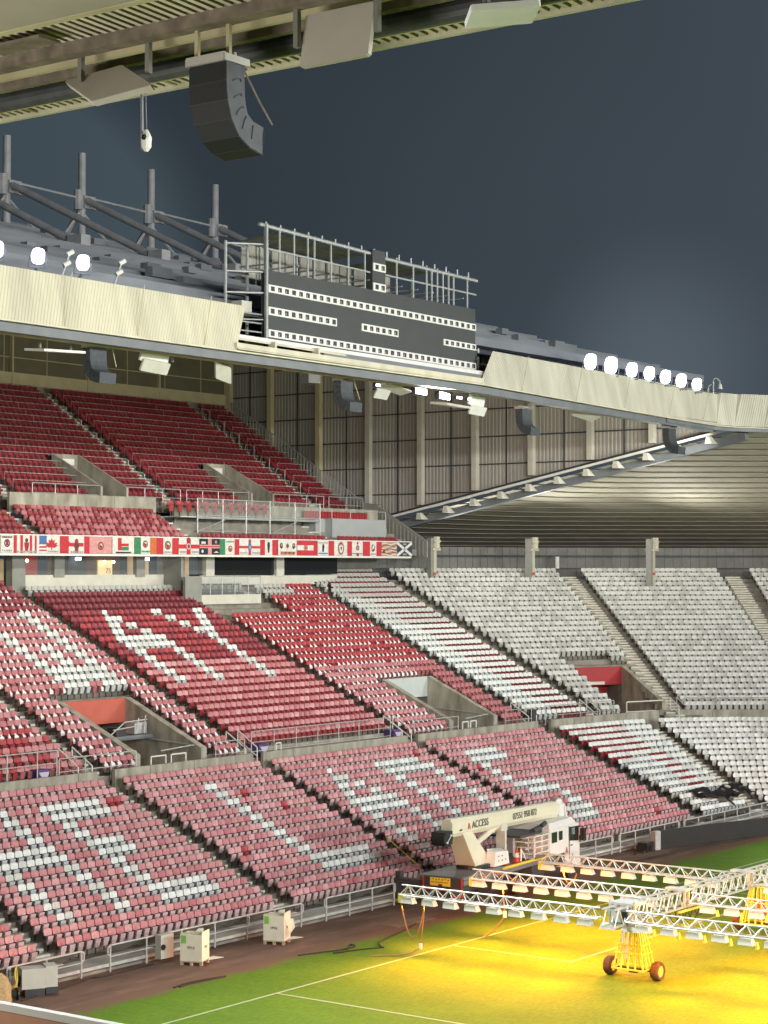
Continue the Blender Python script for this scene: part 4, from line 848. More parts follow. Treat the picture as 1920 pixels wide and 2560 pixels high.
along(full[5:], lambda m, a, b: m.beam((a[0], a[1] + .35, lipz(a[0]) - .15), (b[0], b[1] + .35, lipz(b[0]) - .15), .4, .25), 'gutter_beam', steel_grey)
# cream lip between the two fascia runs, under the screen
MB().beam((10.5, 10.95, 24.66), (29.8, 10.95, 24.60), .12, .22).beam((10.5, 10.9, 24.50), (29.8, 10.9, 24.45), .16, .05).beam((10.9, 11.2, 25.0), (18.6, 11.2, 24.93), .1, .10).build('lip_beam', cream, roof)
MB().beam((10.9, 11.5, 25.12), (30.6, 11.5, 25.05), .25, .22).build('lip_beam', white_p, roof)
MB().beam((17, 11.3, 24.88), (30.4, 11.3, 24.80), .2, .26).build('lip_beam', steel_grey, roof)
m = MB(); 
for x in (13.1, 16.2): m.box(x, x + .12, 10.9, 11.3, 24.7, 25.05)
m.build('lip_bracket', cream, roof)
# roof sheet above and soffit below
def rz(y): return 26.35 + (y - 12) * .272
m = MB(); m.q([(-24, 11.6, 26.3), (61.8, 12.4, 26.1), (61.8, 58, rz(58)), (-24, 58, rz(58))]); m.build('roof_sheet', roofgrey, roof, fix=False)
m = MB(); m.q([(-24, 11.4, 24.6), (62, 12.2, 24.2), (62, 58, 36.2), (-24, 58, 36.2)]); m.build('soffit', soffit_m, roof, fix=False)
m = MB(); y = 15.0
while y < 57:
    m.beam((-24, y, rz(y) + .22), (61.7, y, rz(y) + .22), .5, .45); y += 3.2
m.build('roof_rib', roofgrey, roof)
m = MB(); random.seed(3)
for k in range(60):
    x = random.uniform(-3, 60); y = random.uniform(18, 50); z = rz(y) + .45; m.box(x, x + random.uniform(.3, 1.6), y, y + .5, z, z + random.uniform(.15, .5))
m.build('roof_plant', roofgrey, roof)
# masts with raking stays
def mast(x, lab):
    r = root('roof_mast', (x, 56, 35), lab, 'mast', 'tubular masts along the roof')
    mt = mat('mast_paint', (.40, .42, .43), .55, vary=.15)
    MB().bar((x, 56, 30), (x, 56, 44.7), .27, 0, 12).build('mast_tube', mt, r)
    MB().bar((x - .35, 56, 40.6), (x - .35, 56, 42.0), .36, 0, 10).box(x - .2, x + .9, 55.5, 55.7, 40.7, 41.6).build('node_plate', mt, r)
    MB().bar((x, 55.4, 41.2), (x, 41.8, rz(41.8) + .4), .25, 0, 10).bar((x, 56, 40.8), (x - .6, 62, 33), .22, 0, 8).build('stay_tube', mt, r)
    MB().bar((x, 56, 40.5), (x + 5.8, 53, 33.5), .11, 0, 6).bar((x - .2, 56, 40.5), (x - 4.4, 58, 33.5), .1, 0, 6).build('brace_rod', mt, r)
    MB().bar((x - 7.2, 56, 41.6), (x, 56, 41.45), .09, 0, 6).build('tie_rod', mt, r)
    MB().box(x - .4, x + .4, 41.2, 42.4, rz(42) - .1, rz(42) + .9).build('stay_foot', mt, r)
mast(38.85, 'leftmost roof mast, cut by the left edge of the picture'); mast(46.05, 'second roof mast from the left'); mast(53.25, 'third roof mast from the left, short gap before the last'); mast(60.45, 'rightmost roof mast, nearest the screen frame')
mast(31.65, 'roof mast beyond the left edge, only its raking stay in view')
# ------------------------------------------------------------------ big screen in its frame
scr = root('scoreboard', (22.2, 12, 25.3), 'dark unfinished video screen with white module strips in a steel frame', 'scoreboard')
MB().box(13.85, 30.63, 11.95, 12.35, 25.24, 28.42).box(21.72, 22.76, 11.95, 12.35, 28.42, 30.38).build('screen_panel', panel_s, scr)
def strip(x0, x1, z0, z1, n):
    zl = lambda x: (x - 13.84) / 16.8 * -.13
    m = MB(); p = (x1 - x0) / n
    m.hexa([(x0, 11.90, z0 + zl(x0)), (x1, 11.90, z0 + zl(x1)), (x1, 11.948, z0 + zl(x1)), (x0, 11.948, z0 + zl(x0)), (x0, 11.90, z1 + zl(x0)), (x1, 11.90, z1 + zl(x1)), (x1, 11.948, z1 + zl(x1)), (x0, 11.948, z1 + zl(x0))], 0)
    for k in range(n):
        a = x0 + p * (k + .30); b = a + p * .50; zz = zl(a); s = (z1 - z0)
        m.box(a, b, 11.885, 11.905, z0 + zz + s * .2, z1 + zz - s * .2, 1)
        if k % 3: m.box(a + .03, a + p * .16, 11.875, 11.89, z0 + zz + s * .25, z1 + zz - s * .45, 2)
    return m.build('module_strip', [white_p, blackp, greybox], scr)
strip(13.85, 30.63, 27.42, 27.77, 33); strip(13.85, 18.86, 26.40, 26.77, 10); strip(20.81, 23.79, 26.40, 26.76, 6); strip(27.7, 30.63, 26.40, 26.72, 6); strip(13.85, 30.63, 25.40, 25.75, 33)
strip(21.74, 22.74, 29.42, 29.80, 2); strip(21.74, 22.74, 28.46, 28.84, 2)
m = MB()
m.bar((13.4, 12.1, 30.45), (21.7, 12.1, 30.2), .09).bar((22.76, 12.1, 30.1), (31.0, 12.1, 29.95), .09).bar((13.9, 12.1, 29.42), (21.7, 12.1, 29.28), .05).bar((22.76, 12.1, 29.3), (30.9, 12.1, 29.22), .05)
xs = [13.85, 14.85, 15.9, 16.9, 17.4, 18.65, 20.0, 21.3, 23.9, 25.3, 26.45, 26.9, 27.4, 27.9, 28.4, 28.85, 30.1]
for i, x in enumerate(xs): m.bar((x, 12.1, 28.3), (x, 12.1, 30.35 - (x - 13.85) * .025 + (.15 if i % 2 == 0 else 0)), .05 if i else .09, 0, 6)
for k in range(17):
    x = 13.9 + k * 1.02; m.bar((x, 12.1, 30.3 - k * .02), (x, 12.1, 30.62 - k * .02), .045, 0, 5)
m.beam((13.8, 12.0, 25.2), (13.8, 12.0, 30.5), .12, .12, up=(0, 1, 0)).build('front_frame', frame_galv, scr)
m = MB()
for x in (12.5, 14.0): m.bar((x, 13.3, 25.0), (x, 13.3, 29.7), .08)
for z in (25.1, 26.2, 27.4, 28.35, 29.6): m.bar((12.5, 13.3, z), (14.0, 13.3, z), .05).bar((12.5, 13.3, z), (13.84, 12.2, z), .05)
for z in (25.2, 25.6, 26.0, 26.4): m.bar((11.5, 12.4, z), (13.7, 12.2, z), .04)
m.build('side_frame', frame_galv, scr); m = MB()
for z in (25.0, 25.5, 26.0, 26.5): m.bar((30.7, 12.4, z - .1), (32.3, 12.9, z), .045)
m.bar((31.3, 12.55, 24.9), (31.3, 12.6, 26.6), .07).bar((32.3, 12.9, 24.9), (32.3, 12.9, 26.6), .07).build('side_frame', frame_galv, scr)
m = MB()
for k in range(14): m.box(15.0 + k * 1.06, 15.9 + k * 1.06, 14.4 + (k % 2) * .06, 14.5, 28.2, 30.0 - k * .02) if k not in (11, 12, 13) else None
m.build('rear_sheet', mat('frame_backing', (.33, .33, .28), .7, vary=.25, stretch=(3, 1, .6)), scr)
m = MB().q([(14.6, 12.3, 30.25), (21.6, 12.3, 30.1), (21.6, 14.5, 30.05), (15, 14.5, 30.15)]).q([(22.8, 12.3, 30.0), (27.0, 12.3, 29.9), (27.0, 14.5, 29.85), (22.8, 14.5, 29.95)])
m.build('frame_canopy', mat('canopy_mesh', (.20, .20, .165), .8, vary=.3), scr, fix=False)
m = MB()
for k in range(12): m.bar((14.9 + k * 1.35, 12.1, 28.9), (14.9 + k * 1.35, 14.5, 28.9), .04).bar((14.9 + k * 1.35, 14.4, 28.2), (14.9 + k * 1.35, 14.4, 30.0), .05)
m.bar((14.9, 14.45, 28.9), (29.75, 14.45, 28.9), .04); m.build('rear_frame', frame_galv, scr)
MB().box(12.8, 13.5, 12.6, 13.2, 26.3, 27.0).build('control_box', offwhite, scr)

# ------------------------------------------------------------------ low corner roof
lc = root('corner_roof', (75, 20, 20), 'low ribbed corner roof sloping down behind the white seats', 'roof')
N = 26; m = MB(); mr_ = MB(); cs, sn = math.cos(math.radians(-52)), math.sin(math.radians(-52))
def crow(t):       # one level line of the low roof: along x, then round the hip
    y = lerp(12.1, 52.0, t); z = lerp(24.0, 16.15, t); x = 62.3 + (y - 12.1) * .49; o = [(62.3, y, z), (x - .6 * (t + .02) * 6, y, z), (x + .3 + t * 1.5, y - .9 - t * 1.2, z)]
    return o + [(x + .3 + t * 1.5 + cs * L, y - .9 - t * 1.2 + sn * L, z) for L in (12, 28, 60)]
for i in range(N):
    A = crow(i / N); B = crow((i + 1) / N)
    for k in range(len(A) - 1): m.q([A[k], A[k + 1], B[k + 1], B[k]])
    R = crow((i + .5) / N)
    for a, b in zip(R, R[1:]): mr_.beam((a[0], a[1], a[2] - .03), (b[0], b[1], b[2] - .03), .5, .03)
m.build('soffit', soffit_m, lc, fix=False); mr_.build('purlin', mat('purlin_paint', (.41, .385, .31), .7, vary=.15), lc)
E0 = (62.0, 40.4, 18.6); E1 = (60.4, 12.2, 23.85)
MB().beam((61.7, 40.6, 18.72), (61.7, 12.8, 24.1), .25, .3).build('edge_beam', steel_dark, lc)
MB().beam((61.2, 40.7, 18.55), (61.2, 12.8, 23.95), .12, .16).build('edge_tube', white_p, lc)
MB().beam((62.1, 40.2, 17.95), (62.1, 11.9, 23.55), .55, .5).build('edge_gutter', steel_grey, lc)
m = MB(); k = 0
while k < 12:
    y = 39.4 - k * 2.3; z = 24.0 - (y - 12.6) * .1985; m.hexa([(61.0, y - .25, z - .62), (61.9, y - .25, z - .62), (61.9, y + .25, z - .62), (61.0, y + .25, z - .62), (61.0, y - .1, z - .15), (61.3, y - .1, z - .15), (61.3, y + .15, z - .15), (61.0, y + .15, z - .15)]); k += 1
m.build('gutter_bracket', offwhite, lc)
# rear wall band behind the top row, pillars
seg = [(52.9, 40.8), (60.0, 40.6), (75.5, 35.0), (85.6, 25.2), (94, 12)]
m = MB(); md = MB()
for a, b in zip(seg, seg[1:]):
    L = math.dist(a, b); n = int(L / .35); dx, dy = (b[0] - a[0]) / L, (b[1] - a[1]) / L
    for k in range(n):
        s = k * L / n; o = .04 * (k % 2); m.q([(a[0] + dx * s - dy * o, a[1] + dy * s + dx * o, 13.5), (a[0] + dx * (s + L / n) - dy * o, a[1] + dy * (s + L / n) + dx * o, 13.5), (a[0] + dx * (s + L / n) - dy * o, a[1] + dy * (s + L / n) + dx * o, 16.6), (a[0] + dx * s - dy * o, a[1] + dy * s + dx * o, 16.6)])
    md.beam((a[0], a[1] - .1, 15.95), (b[0], b[1] - .1, 15.95), .3, .14); md.beam((a[0], a[1] - .15, 15.0), (b[0], b[1] - .15, 15.0), .1, .1)
tag(m.build('back_wall', mat('back_wall_sheet', (.17, .175, .165), .7, vary=.12), fix=False), 'grey ribbed back wall behind the topmost white seats', 'wall')
tag(md.build('eaves_beam', steel_dark), 'dark eaves beam over the back wall of the corner', 'beam')
tag(MB().box(53.2, 58.4, 38.9, 39.0, 15.0, 15.75).build('glazed_screen', mat('grey_screen', (.15, .155, .14), .5, vary=.15)), 'grey screen under the right end of the balcony', 'screen')
pc = mat('pillar_cream', (.52, .50, .40), .6, vary=.1)
for (x, y, l) in [(62.4, 36.95, 'roof pillar nearest the end of the flags'), (69.6, 33.1, 'roof pillar in the middle of the white corner seats'), (76.3, 26.7, 'roof pillar at the right of the white corner seats'), (83.9, 15.2, 'roof pillar at the right edge of the picture')]:
    r = root('roof_pillar', (x, y, 13.6), l, 'pillar', 'cream roof pillars in the corner seats')
    MB().box(x - .36, x - .06, y - .2, y + .2, 13.2, 17.2).build('grey_casing', grey_wall, r)
    MB().box(x + .02, x + .38, y - .18, y + .18, 13.2, 17.2).build('shaft', pc, r)
    MB().box(x - .25, x + .75, y - .3, y + .3, 16.3, 16.45).bar((x + .3, y - .2, 16.45), (x + .3, y - .2, 17.3), .28, 0, 8).box(x - .1, x + .7, y - .35, y + .35, 16.9, 17.05).build('bracket_head', pc, r)
    MB().box(x + .01, x + .39, y - .19, y + .19, 14.5, 14.72).build('red_band', salmon, r)
tag(MB().box(74.8, 75.2, 34.0, 34.1, 15.0, 15.9).build('notice_board', white_p), 'small white notice on the back wall beside the right hand pillar', 'notice')

# ------------------------------------------------------------------ floodlights on the lip
flood_face = mat('flood_glow', (1, 1, 1), .4, vary=0, emit=(.93, .96, 1, 9)); halo = mat('flood_rim', (.6, .62, .75), .3, vary=0, emit=(.6, .62, 1, 2.2))  # lit housings glow too, a lamp halo put into their material
se = lambda v: math.copysign(abs(v) ** .62, v)
def floodlight(x, y, z, s, yaw, lab, lit=True):
    s *= .82; z -= .06; r = root('floodlight', (x, y, z - .6), lab, 'floodlight', 'floodlights along the roof edge')
    n = Vector((math.sin(yaw), -math.cos(yaw), -.18)).normalized(); sd = Vector((math.cos(yaw), math.sin(yaw), 0)); up = sd.cross(n) * -1
    c = Vector((x, y, z)); m = MB()
    for rad, off, mm in ((s, .12, 0),):
        ring = [c + sd * se(math.cos(a * math.pi / 8)) * rad * .80 + up * se(math.sin(a * math.pi / 8)) * rad * .92 for a in range(16)]
        back = [c - n * .38 + sd * math.cos(a * math.pi / 8) * rad * .45 + up * math.sin(a * math.pi / 8) * rad * .45 for a in range(16)]
        for k in range(16): m.q([ring[k], ring[(k + 1) % 16], back[(k + 1) % 16], back[k]])
        m.q(back)
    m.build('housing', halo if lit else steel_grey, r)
    face = [c + n * .03 + sd * se(math.cos(a * math.pi / 8)) * s * .72 + up * se(math.sin(a * math.pi / 8)) * s * .86 for a in range(16)]
    m = MB(); m.q(face); m.build('lamp_face', flood_face if lit else glass, r, fix=False)
    MB().path([tuple(c - sd * s * 1.02), tuple(c - sd * s * 1.02 - up * (s + .1)), tuple(c + sd * s * 1.02 - up * (s + .1)), tuple(c + sd * s * 1.02)], .035).bar(tuple(c - up * (s + .1)), tuple(c - up * (s + .1) + Vector((0, .3, -.3))), .06).build('yoke', steel_grey, r)
aim = -.35
for i, (x, z, s, l) in enumerate([(-2.6, 27.25, .42, 'lit floodlight cut by the left edge of the picture'), (-.45, 27.25, .42, 'lit floodlight, second from the left edge'), (2.0, 27.3, .42, 'lit floodlight, third from the left edge')]):
    floodlight(x, 11.7, z, s, aim, l)
ords = ['first', 'second', 'third', 'fourth', 'fifth', 'sixth', 'seventh']
for i, (x, z, s) in enumerate([(42.75, 26.8, .60), (45.15, 26.8, .66), (47.7, 26.75, .56), (49.9, 26.72, .54), (52.0, 26.68, .54), (54.1, 26.62, .54), (56.25, 26.55, .5)]):
    floodlight(x, 12.15 + (x - 42) * .02, z, s, -.45 - i * .02, 'lit floodlight, %s of seven on the right roof edge' % ords[i])
for x, z, l in [(1.0, 27.2, 'unlit lamp between the second and third lit floodlights'), (3.95, 27.2, 'unlit lamp right of the third lit floodlight')]:
    r = root('spot_lamp', (x, 11.7, 26.5), l, 'lamp', 'unlit lamps on the left roof edge')
    MB().bar((x - .2, 11.7, 26.5), (x + .25, 11.7, z + .35), .05).build('arm', galv, r)
    for dz in (-.15, .3): MB().bar((x - .12 + dz * .4, 11.6, z + dz - .08), (x + .12 + dz * .4, 11.5, z + dz + .08), .1, 0, 8).build('lamp_head', white_p, r)
r = root('camera_pole', (58.3, 12.3, 26.1), 'curved pole with a small dome camera on the right roof edge', 'camera')
MB().path([(58.2, 12.3, 26.0), (58.2, 12.3, 26.85), (58.35, 12.3, 27.0), (58.7, 12.3, 27.05), (59.0, 12.3, 26.95), (59.15, 12.3, 26.7)], .04).path([(57.4, 12.3, 26.1), (57.55, 12.3, 26.45), (57.9, 12.3, 26.6)], .04).build('pole', galv, r)
MB().bar((59.15, 12.3, 26.7), (59.15, 12.3, 26.4), .09, 0, 8, .16).build('dome', white_p, r)
# lamps under the lip
for x, y, z, s, l in [(27.2, 13.0, 24.0, .42, 'glaring lamp under the roof lip, left of a pair'), (29.3, 13.0, 23.9, .40, 'glaring lamp under the roof lip, right of a pair')]:
    r = root('under_lip_lamp', (x, y, z), l, 'lamp', 'bright lamps under the roof lip')
    MB().hexa([(x - s, y - .1, z - .16), (x + s, y - .1, z - .2), (x + s, y, z - .2), (x - s, y, z - .16), (x - s, y - .1, z + .18), (x + s, y - .1, z + .1), (x + s, y, z + .1), (x - s, y, z + .18)]).build('lamp_face', flood_face, r)
    MB().box(x - s - .05, x + s + .05, y + .01, y + .3, z - .2, z + .22).bar((x, y + .15, z + .2), (x, y + .15, z + .6), .04).build('housing', steel_dark, r)
for x, z, w_, l in [(30.6, 23.88, .22, 'small lit lamp left of the white speaker box'), (31.55, 23.86, .13, 'smallest lit lamp beside the white speaker box'), (23.5, 24.0, .14, 'small lit lamp left of the tilted pale panels')]:
    r = root('under_lip_lamp', (x, 13, z), l, 'lamp', 'bright lamps under the roof lip')
    MB().box(x - w_, x + w_, 12.9, 12.95, z - .05, z + .06).build('lamp_face', flood_face, r); MB().box(x - w_ - .03, x + w_ + .03, 12.96, 13.1, z - .08, z + .1).build('housing', steel_dark, r)
# line array speakers
def array(top, face, side, n, w_, d_, h_, ang0, dang, label, name='line_array_speaker', frame=True, group='curved loudspeaker arrays hung from the roofs', hang=.8):
    """top: upper front edge centre; face: horizontal direction the boxes face; side: across"""
    r = root(name, top, label, 'loudspeaker', group); f = Vector(face).normalized(); s = Vector(side).normalized(); p = Vector(top); a = ang0; Z = Vector((0, 0, 1))
    for k in range(n):
        dn = -Z * math.cos(a) - f * math.sin(a); bk = -f * math.cos(a) + Z * math.sin(a); q = p + dn * h_
        a2 = a + dang[k] if isinstance(dang, list) else a + dang
        bk2 = -f * math.cos(a2) + Z * math.sin(a2); bh = .5 * (bk + bk2)
        def pts(ins, dep0, dep1): return [p + bk * dep0 - s * (w_ / 2 - ins), p + bk * dep0 + s * (w_ / 2 - ins), p + bk * dep1 + s * (w_ / 2 - ins), p + bk * dep1 - s * (w_ / 2 - ins), q + bk2 * dep0 - s * (w_ / 2 - ins), q + bk2 * dep0 + s * (w_ / 2 - ins), q + bk2 * dep1 + s * (w_ / 2 - ins), q + bk2 * dep1 - s * (w_ / 2 - ins)]
        cab = MB().hexa(pts(0, .015, d_)).build('speaker_box', speaker_side, r)
        g = MB(); P8 = pts(.012, 0, .012); g.hexa(P8); 
        go = g.build('grille', grille, None); go.location = -Vector(top); go.parent = cab; go.location = (0, 0, 0)
        me = go.data; me.transform(Matrix.Translation(-Vector(top)))
        tr = MB().beam(tuple(q - s * w_ / 2 + bk2 * .01), tuple(q + s * w_ / 2 + bk2 * .01), .012, .02, up=tuple(bk2)).build('trim', speaker_side, r)
        hd = q + bk2 * d_ * .35 - s * (w_ / 2 + .01) * (1 if s.dot(Vector((CAM[0] - top[0], CAM[1] - top[1], 0))) < 0 else -1)
        MB().path([tuple(hd), tuple(hd + bk2 * .04 + Z * .03), tuple(hd + bk2 * d_ * .4 + Z * .05), tuple(hd + bk2 * d_ * .45)], .008, 0, 4).build('handle', blackp, r)
        p = q; a = a2
    if frame:
        t = Vector(top); m = MB()
        for sgn in (-1, 1):
            e = s * (w_ / 2) * sgn; m.beam(tuple(t + e + f * .06 + Z * .06), tuple(t + e - f * (d_ + .1) + Z * .06), .05, .12)
        m.beam(tuple(t - s * w_ / 2 + f * .04 + Z * .07), tuple(t + s * w_ / 2 + f * .04 + Z * .07), .06, .14); m.beam(tuple(t - f * d_ * .5 - s * w_ * .5 + Z * .14), tuple(t - f * d_ * .5 + s * w_ * .5 + Z * .14), .05, .08)
        m.build('rigging_frame', mat('rigging_paint', (.50, .48, .46), .5, vary=.1), r)
        for sgn in (-1, 1): MB().beam(tuple(t + s * w_ * .42 * sgn - f * d_ * .3 + Z * .1), tuple(t + s * w_ * .42 * sgn - f * d_ * .3 + Z * hang), .07, .07, up=(f.x, f.y, 0)).build('hanger', cream_beam, r)
    return r
DA = [.12, .22, .34, .42, .30, .12]
near = array((-29.96, -23.168, 23.297), (-1, 0, 0), (0, -1, 0), 6, .82, .47, .32, -.02, DA, 'large black curved line array hanging beside the near roof lip', hang=.95)
for top, l in [((3.95, 13.2, 24.05), 'dark curved line array under the cream fascia at left'), ((20.75, 13.2, 23.98), 'dark curved line array under the screen'), ((36.9, 13.2, 23.7), 'dark curved line array below the floodlit right fascia'), ((53.6, 13.2, 23.6), 'dark curved line array near the tip of the low roof')]:
    array(top, (0, 1, 0), (1, 0, 0), 6, .95, .45, .34 if top[0] < 40 else .37, -.02, DA, l, hang=.3)
tag(MB().box(26.9, 27.9, 20, 20.5, 24.8, 25.5).bar((27.4, 20.25, 25.5), (27.4, 20.25, 26.3), .04).build('hanging_loudspeaker', steel_dark), 'plain dark loudspeaker box hung in front of the gable', 'loudspeaker')
tag(MB().path([(5.0, 13.0, 24.2), (5.25, 13.0, 23.4)], .02).path([(21.6, 13, 24.1), (22.1, 13, 23.2)], .02).build('cable', cream_beam), 'thin cables hanging beside two line arrays', 'cable')
# flat heater-like panels
def slab(c, u, v, th, label, edge=None, hang=None, brk=True, name='flat_panel'):
    """c centre, u and v half vectors"""
    c = Vector(c); u = Vector(u); v = Vector(v); n = u.cross(v).normalized() * th / 2; r = root(name, c, label, 'panel', 'flat pale panels hung from the roofs'); k = .9
    m = MB()
    ring = lambda f, o: [c + u * f + v + o, c - u * f + v + o, c - u + v * f + o, c - u - v * f + o, c - u * f - v + o, c + u * f - v + o, c + u - v * f + o, c + u + v * f + o]
    A = ring(.94, -n); B = ring(.94, n); i = 0
    m.q(A[::-1]); m.q(B)
    for j in range(8): m.q([A[j], A[(j + 1) % 8], B[(j + 1) % 8], B[j]])
    m.build('panel_body', edge or offwhite, r)
    if hang:
        for h in hang: MB().beam(h[0], h[1], .09, .09, up=(0, 1, 0)).build('hanger', mat('hanger_paint', (.22, .215, .19), .6, vary=.1), r)
    return r
pan_tan = mat('tan_panel', (.50, .47, .42), .7, vary=.06)
slab((-29.818, -20.787, 23.316), (0, -.70, .04), (-.28, -.62, -.32), .12, 'flat tan panel hanging low beside the near pipe', pan_tan, hang=[((-29.724, -20.021, 23.505), (-29.724, -20.021, 24.214)), ((-29.724, -21.628, 23.41), (-29.724, -21.628, 24.214))])
slab((-29.724, -25.701, 23.41), (0, -.68, 0), (.05, -.02, .43), .09, 'upright tan panel hanging under the near roof at top centre', pan_tan, hang=[((-29.818, -24.945, 23.316), (-29.818, -24.945, 24.261)), ((-29.818, -26.542, 23.316), (-29.818, -26.542, 24.261))])
slab((-29.346, -28.536, 23.363), (.33, -.40, .05), (.43, .35, .02), .10, 'white edged panel cut by the top edge of the picture', white_p, hang=[((-29.629, -28.441, 23.41), (-29.629, -28.441, 24.166))])
slab((1.75, 13, 23.76), (1.15, 0, .05), (0, .6, .05), .1, 'flat white panel seen edge on under the cream fascia', white_p, hang=[((.9, 13, 23.8), (.9, 13, 24.5)), ((2.6, 13, 23.85), (2.6, 13, 24.5))])
slab((7.55, 13, 24.0), (.85, 0, -.04), (0, -.08, .22), .1, 'upper half of the white box panel under the cream fascia', white_p)
slab((7.6, 13, 23.6), (.82, 0, -.04), (0, -.12, .24), .1, 'lower half of the white box panel under the cream fascia', offwhite, hang=[((8.7, 13, 23.9), (8.7, 13, 24.4))])
slab((12.0, 13, 23.7), (.75, .2, -.06), (-.35, -.3, .32), .09, 'tilted pale panel below the end of the left fascia', offwhite)
slab((23.9, 13, 23.6), (.55, 0, -.02), (-.1, -.2, .2), .08, 'tilted square white panel below the screen', white_p)
slab((24.9, 13, 23.95), (1.05, 0, -.16), (.1, -.3, .08), .08, 'long tilted panel next to the glaring lamps', offwhite)
slab((29.9, 13, 23.45), (1.1, 0, -.03), (0, .55, .06), .12, 'wide pale panel below the glaring lamps', offwhite)
slab((32.3, 13, 23.85), (.72, 0, -.03), (0, -.06, .26), .1, 'upper half of the white box panel beside the lamps', white_p)
slab((32.4, 13, 23.33), (.72, 0, -.03), (0, -.1, .22), .1, 'lower half of the white box panel beside the lamps', white_p)
slab((43.6, 13, 23.75), (1.1, 0, -.12), (.1, -.25, .12), .08, 'thin tilted panel under the right fascia', offwhite)
# ------------------------------------------------------------------ roof edge of the near stand, overhead
nr = root('near_roof', (-29, -22, 24), 'ribbed underside of the near roof with beams along its lip', 'roof')
Y0, Y1 = -60, -6
def cz(x): return 24.0 + (-27.1 - x) * .05
m = MB(); y = Y0
while y < Y1:      # ribs run across the lip
    for (a, b, za, zb) in ((0, .10, 0, 0), (.10, .12, 0, .06), (.12, .18, .06, .06), (.18, .20, .06, 0)):
        m.q([(-27.1, y + a, cz(-27.1) + za), (-27.1, y + b, cz(-27.1) + zb), (-36, y + b, cz(-36) + zb), (-36, y + a, cz(-36) + za)], 0 if a == 0 else 1)
    y += .20
m.build('ribbed_sheet', [ceil_rib, ceil_groove_shade], nr, fix=False)
MB().box(-36, -27.0, Y0, Y1, 24.62, 24.66).build('top_sheet', roofgrey, nr)
MB().box(-27.12, -27.02, Y0, Y1, 23.93, 24.12).build('edge_trim', cream, nr)
MB().box(-28.05, -27.85, Y0, Y1, 23.86, 24.03).build('edge_purlin', cream_beam, nr)
MB().bar((-28.55, Y0, 23.82), (-28.55, Y1, 23.82), .17, 0, 12).build('pipe', pipe_m, nr)
MB().box(-29.05, -28.9, Y0, Y1, 23.88, 24.10).build('cable_tray', ceil_dark, nr)
MB().box(-29.35, -29.25, Y0, Y1, 23.96, 24.08).build('purlin', cream_beam, nr)
MB().box(-30.05, -29.75, Y0, Y1, 23.93, 24.18).build('rusty_beam', ceil_dark, nr)
MB().box(-32.45, -32.30, Y0, Y1, 23.62, 23.72).build('board_edge', cream_beam, nr)
MB().box(-32.4, -32.2, Y0, Y1, 23.72, 24.3).build('board_edge', ceil_dark, nr)
MB().box(-45, -32.4, Y0, Y1, 23.64, 23.9).build('plain_board', ceil_board, nr)
m = MB(); random.seed(11); y = -32.0
while y < -12: m.bar((-28.75, y, 23.98), (-28.75, y + .02, 24.2), .014).bar((-28.75, y, 23.99), (-28.42, y, 24.01), .012); y += random.uniform(.35, .7)
m.build('pipe_hanger', steel_dark, nr)
m = MB(); y = -31.0
while y < -12: m.box(-28.9, -27.1, y - .02, y + .02, 23.98, 24.02); y += 3.7
m.build('stiffener', cream_beam, nr)
m = MB().box(-31.0, -30.5, -20.3, -18.9, 23.98, 24.03); m.build('service_tray', ceil_dark, nr)
tag(MB().path([(-28.75, -21.95, 24.75), (-28.6, -22.7, 23.7), (-28.15, -22.75, 23.1), (-27.9, -22.85, 22.7)], .018).build('cable', ceil_dark), 'thick cable hanging down behind the large near line array', 'cable')
hc = root('hanging_camera', (-28.0, -19.85, 23.2), 'small white camera on a long drop pole under the near roof', 'camera')
MB().bar((-28.0, -19.84, 24.0), (-28.0, -19.86, 22.62), .035).bar((-27.97, -19.9, 23.9), (-27.96, -19.93, 22.9), .012).build('drop_pole', steel_grey, hc)
m = MB(); 
for k in range(10):
    a, b = k * math.pi / 5, (k + 1) * math.pi / 5
    for (z0, r0, z1, r1) in ((22.58, .03, 22.66, .09), (22.66, .09, 22.85, .10), (22.85, .10, 22.98, .03)):
        m.q([(-28.02 + r0 * math.cos(a), -19.98 + r0 * math.sin(a), z0), (-28.02 + r0 * math.cos(b), -19.98 + r0 * math.sin(b), z0), (-28.02 + r1 * math.cos(b), -19.98 + r1 * math.sin(b), z1), (-28.02 + r1 * math.cos(a), -19.98 + r1 * math.sin(a), z1)])
m.build('camera_body', white_p, hc); MB().bar((-28.11, -20.01, 22.85), (-28.14, -20.02, 22.80), .045, 0, 8).build('lens', blackp, hc)
# balcony front of the near stand, bottom left corner
pz = 12.0; peach = mat('peach_banner', (.55, .30, .19), .8, vary=.1, scale=2); yel = mat('yellow_print', (.85, .55, .03), .7, vary=.2)
np_ = root('near_balcony', (-44.7, -30, 11.5), 'balcony front of the near stand with a printed strip', 'balcony')
MB().box(-44.72, -44.66, -60, -25, pz - .05, pz).build('top_edge', white_p, np_); MB().box(-44.70, -44.60, -60, -25, pz - 1.3, pz - .05).build('parapet', peach, np_)
MB().box(-44.70, -44.705, -34.0, -33.2, pz - .26, pz - .12).box(-44.703, -44.707, -36.0, -25, pz - 1.2, pz - .30).build('printed_strip', [mat('dark_print', (.06, .02, .02), .7, vary=.2)], np_)
text('M S', .16, purple, (-44.712, -34.0, pz - .16), (0, -1, 0), (0, 0, 1), np_, sx=1.3)
text('GRO', .10, mat('dark_print', (.06, .02, .02)), (-44.712, -35.42, pz - .14), (0, -1, 0), (0, 0, 1), np_)
m = MB(); 
